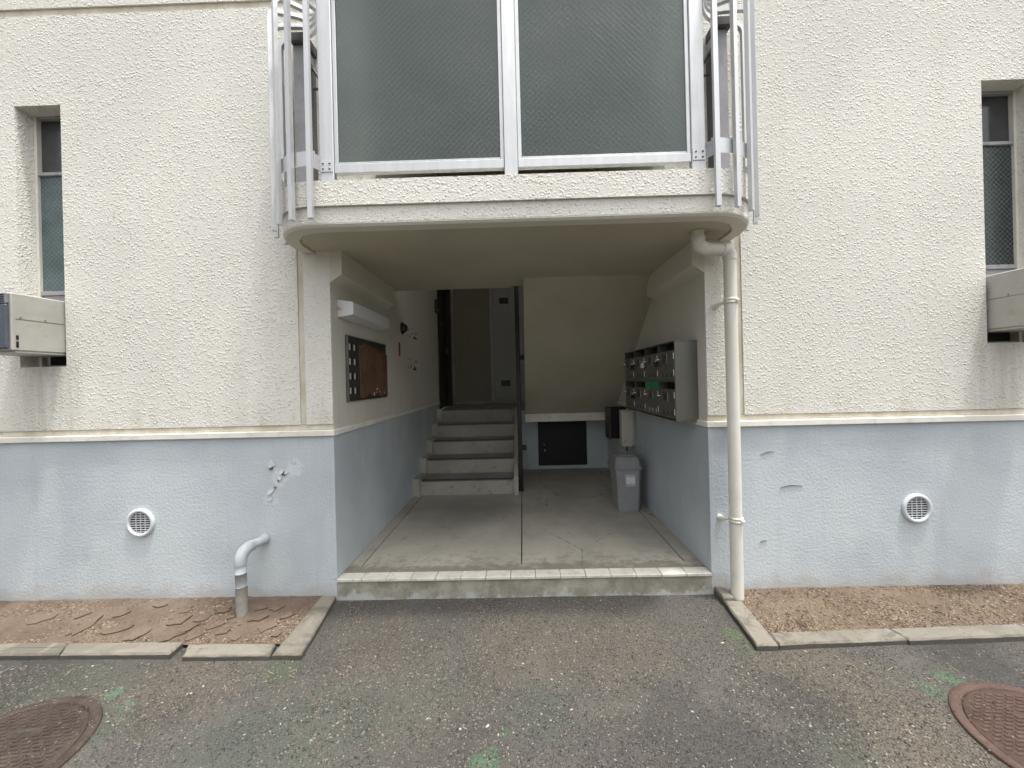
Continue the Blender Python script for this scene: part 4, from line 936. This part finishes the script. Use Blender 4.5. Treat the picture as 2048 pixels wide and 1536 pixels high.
# ------------------------------------------------------------------ loose stones, chips and twigs
def scatter(name, n, region, sizes, palette, hfun, dens, flat=.6, seed=0, label=None, cat=None):
    g = np.random.default_rng(seed)
    base = np.array([(1, 0, 0), (-.5, .87, 0), (-.5, -.87, 0), (.25, .1, .75), (-.1, -.05, -.6), (.5, .75, .25), (.45, -.75, .2), (-.95, .05, .3)], float)
    fcs = np.array([(3, 0, 5), (3, 5, 1), (3, 1, 7), (3, 7, 2), (3, 2, 6), (3, 6, 0), (4, 5, 0), (4, 1, 5), (4, 7, 1), (4, 2, 7), (4, 6, 2), (4, 0, 6)])
    P = []
    for _ in range(12):
        q = g.uniform((region[0], region[2], 0), (region[1], region[3], 1), (n, 3))
        P += [(x, y, hfun(x, y)) for x, y, r in q.tolist() if r < dens(x, y)]
        if len(P) >= n: break
    P = np.array(P[:n]); n = len(P)
    sz = sizes[0] + (sizes[1] - sizes[0]) * g.random(n) ** 3.0; a = g.uniform(0, 6.283, n); el = g.uniform(.75, 1.7, n)
    p = base[None] * (1 + g.uniform(-.28, .28, (n, 8, 3))) * np.stack([sz * el, sz, sz * flat], 1)[:, None, :]
    c, sn = np.cos(a)[:, None], np.sin(a)[:, None]
    V = np.stack([p[..., 0] * c - p[..., 1] * sn, p[..., 0] * sn + p[..., 1] * c, p[..., 2]], 2) + P[:, None, :]
    V[..., 2] += (sz * flat * .12)[:, None]
    col = np.array(palette)[g.integers(0, len(palette), n)] * g.uniform(.7, 1.25, (n, 1))
    C4 = np.ones((n, 8, 4), np.float32); C4[..., :3] = np.clip(col, 0, 1)[:, None, :]
    F = (fcs[None] + (np.arange(n) * 8)[:, None, None]).reshape(-1, 3)
    me = bpy.data.meshes.new(name); me.vertices.add(n * 8); me.vertices.foreach_set('co', V.astype(np.float32).ravel())
    m = len(F); me.loops.add(m * 3); me.polygons.add(m); me.loops.foreach_set('vertex_index', F.astype(np.int32).ravel())
    me.polygons.foreach_set('loop_start', np.arange(0, m * 3, 3, dtype=np.int32)); me.update(calc_edges=True)
    at = me.attributes.new('col', 'FLOAT_COLOR', 'POINT'); at.data.foreach_set('color', C4.ravel())
    me.materials.append(M['stones']); o = bpy.data.objects.new(name, me); COL.objects.link(o); tag(o, label, cat, None, 'stuff'); return o
def in_man(x, y): return (x + 2.068) ** 2 + (y + 1.075) ** 2 < .318 ** 2 or (x - 1.990) ** 2 + (y + 1.060) ** 2 < .318 ** 2
def on_ground(x, y):
    if y > -.012 and XL < x < XR: return False
    if x < -1.155 and y > -.545: return False
    if x > 1.15 and y > -.53: return False
    return not in_man(x, y)
def d_ground(x, y):
    if not on_ground(x, y): return 0
    v = .5 + .9 * mnoise.noise((x * 2.1, y * 2.1, 8.)); 
    for (sx, sy, r) in ((1.32, -.66, .28), (1.45, -1.02, .3), (-1.62, -.66, .26), (.35, -.42, .3), (-.75, -.62, .35)):
        v += .7 * math.exp(-((x - sx) ** 2 + (y - sy) ** 2) / r ** 2)
    return max(.12, min(1, v))
pal = [(.17, .15, .12), (.125, .112, .098), (.20, .175, .14), (.09, .084, .077), (.26, .235, .19), (.045, .043, .042), (.145, .122, .092), (.18, .15, .11), (.06, .057, .054)]
scatter('gravel', 105000, (-3.3, 3.3, -1.75, -.005), (.0013, .0052), pal, gh, d_ground, .55, 3, 'fine loose gravel scattered over the worn asphalt', 'gravel')
scatter('pale_pebbles', 420, (-3.3, 3.3, -1.75, -.03), (.003, .0072), [(.42, .40, .35), (.34, .31, .27), (.40, .38, .34), (.27, .255, .235), (.30, .24, .18)], gh, d_ground, .6, 5, 'larger pale pebbles scattered over the asphalt', 'pebbles')
def d_left(x, y):
    return 0 if x > le(y) - .01 else max(.02, min(1, .18 + 1.3 * mnoise.noise((x * 4, y * 5, 2.)) + (.9 * max(0, (-.36 - y) / .1))))
scatter('bed_chips', 6500, (-3.6, -1.28, -.43, -.01), (.002, .0068), [(.26, .19, .12), (.32, .25, .17), (.20, .14, .092), (.16, .10, .068), (.09, .065, .05), (.35, .29, .22)], soil_h, d_left, .4, 9, 'bark chips and crumbs on the left soil bed', 'chips')
def d_right(x, y):
    return 0 if x < re(y) + .012 else max(.05, min(1, .55 + 1.1 * mnoise.noise((x * 2.6, y * 4, 12.))))
scatter('bed_gravel', 13000, (1.26, 3.6, -.43, -.01), (.0022, .0074), [(.25, .185, .12), (.30, .225, .145), (.21, .15, .098), (.17, .115, .078), (.35, .28, .20), (.11, .085, .067), (.055, .05, .046)], soil_h, d_right, .55, 11, 'tan gravel covering the right soil bed', 'gravel')
def d_man(x, y): return .9 if in_man(x, y) else 0
scatter('lid_grit', 2600, (-2.40, 2.32, -1.40, -.74), (.0012, .0042), pal, lambda x, y: .0068, lambda x, y: d_man(x, y) * (.35 + .6 * mnoise.noise((x * 6, y * 6, 4.))), .5, 17, 'fine grit lying on the manhole covers', 'grit')
# dead twigs and dry leaf bits on the asphalt by the kerbs
tw_ = MB(); rd = random.Random(21)
for k in range(22):
    x = rd.choice((rd.uniform(-3.1, -2.2), rd.uniform(-1.5, -1.0), rd.uniform(1.2, 2.8))); y = rd.uniform(-.75, -.60); a = rd.uniform(0, 3.14); L = rd.uniform(.008, .030)
    z = gh(x, y) + .004; c = rd.uniform(-.01, .01)
    tw_.tube([(x - L * math.cos(a), y - L * math.sin(a), z), (x + c, y + c, z + .003), (x + L * math.cos(a), y + L * math.sin(a), z)], .0013, 5)
simple('twig', (.36, .29, .19), .9); tag(obj('dry_twigs', tw_, 'twig'), 'thin dry twigs lying on the asphalt along the kerbs', 'twigs', None, 'stuff')
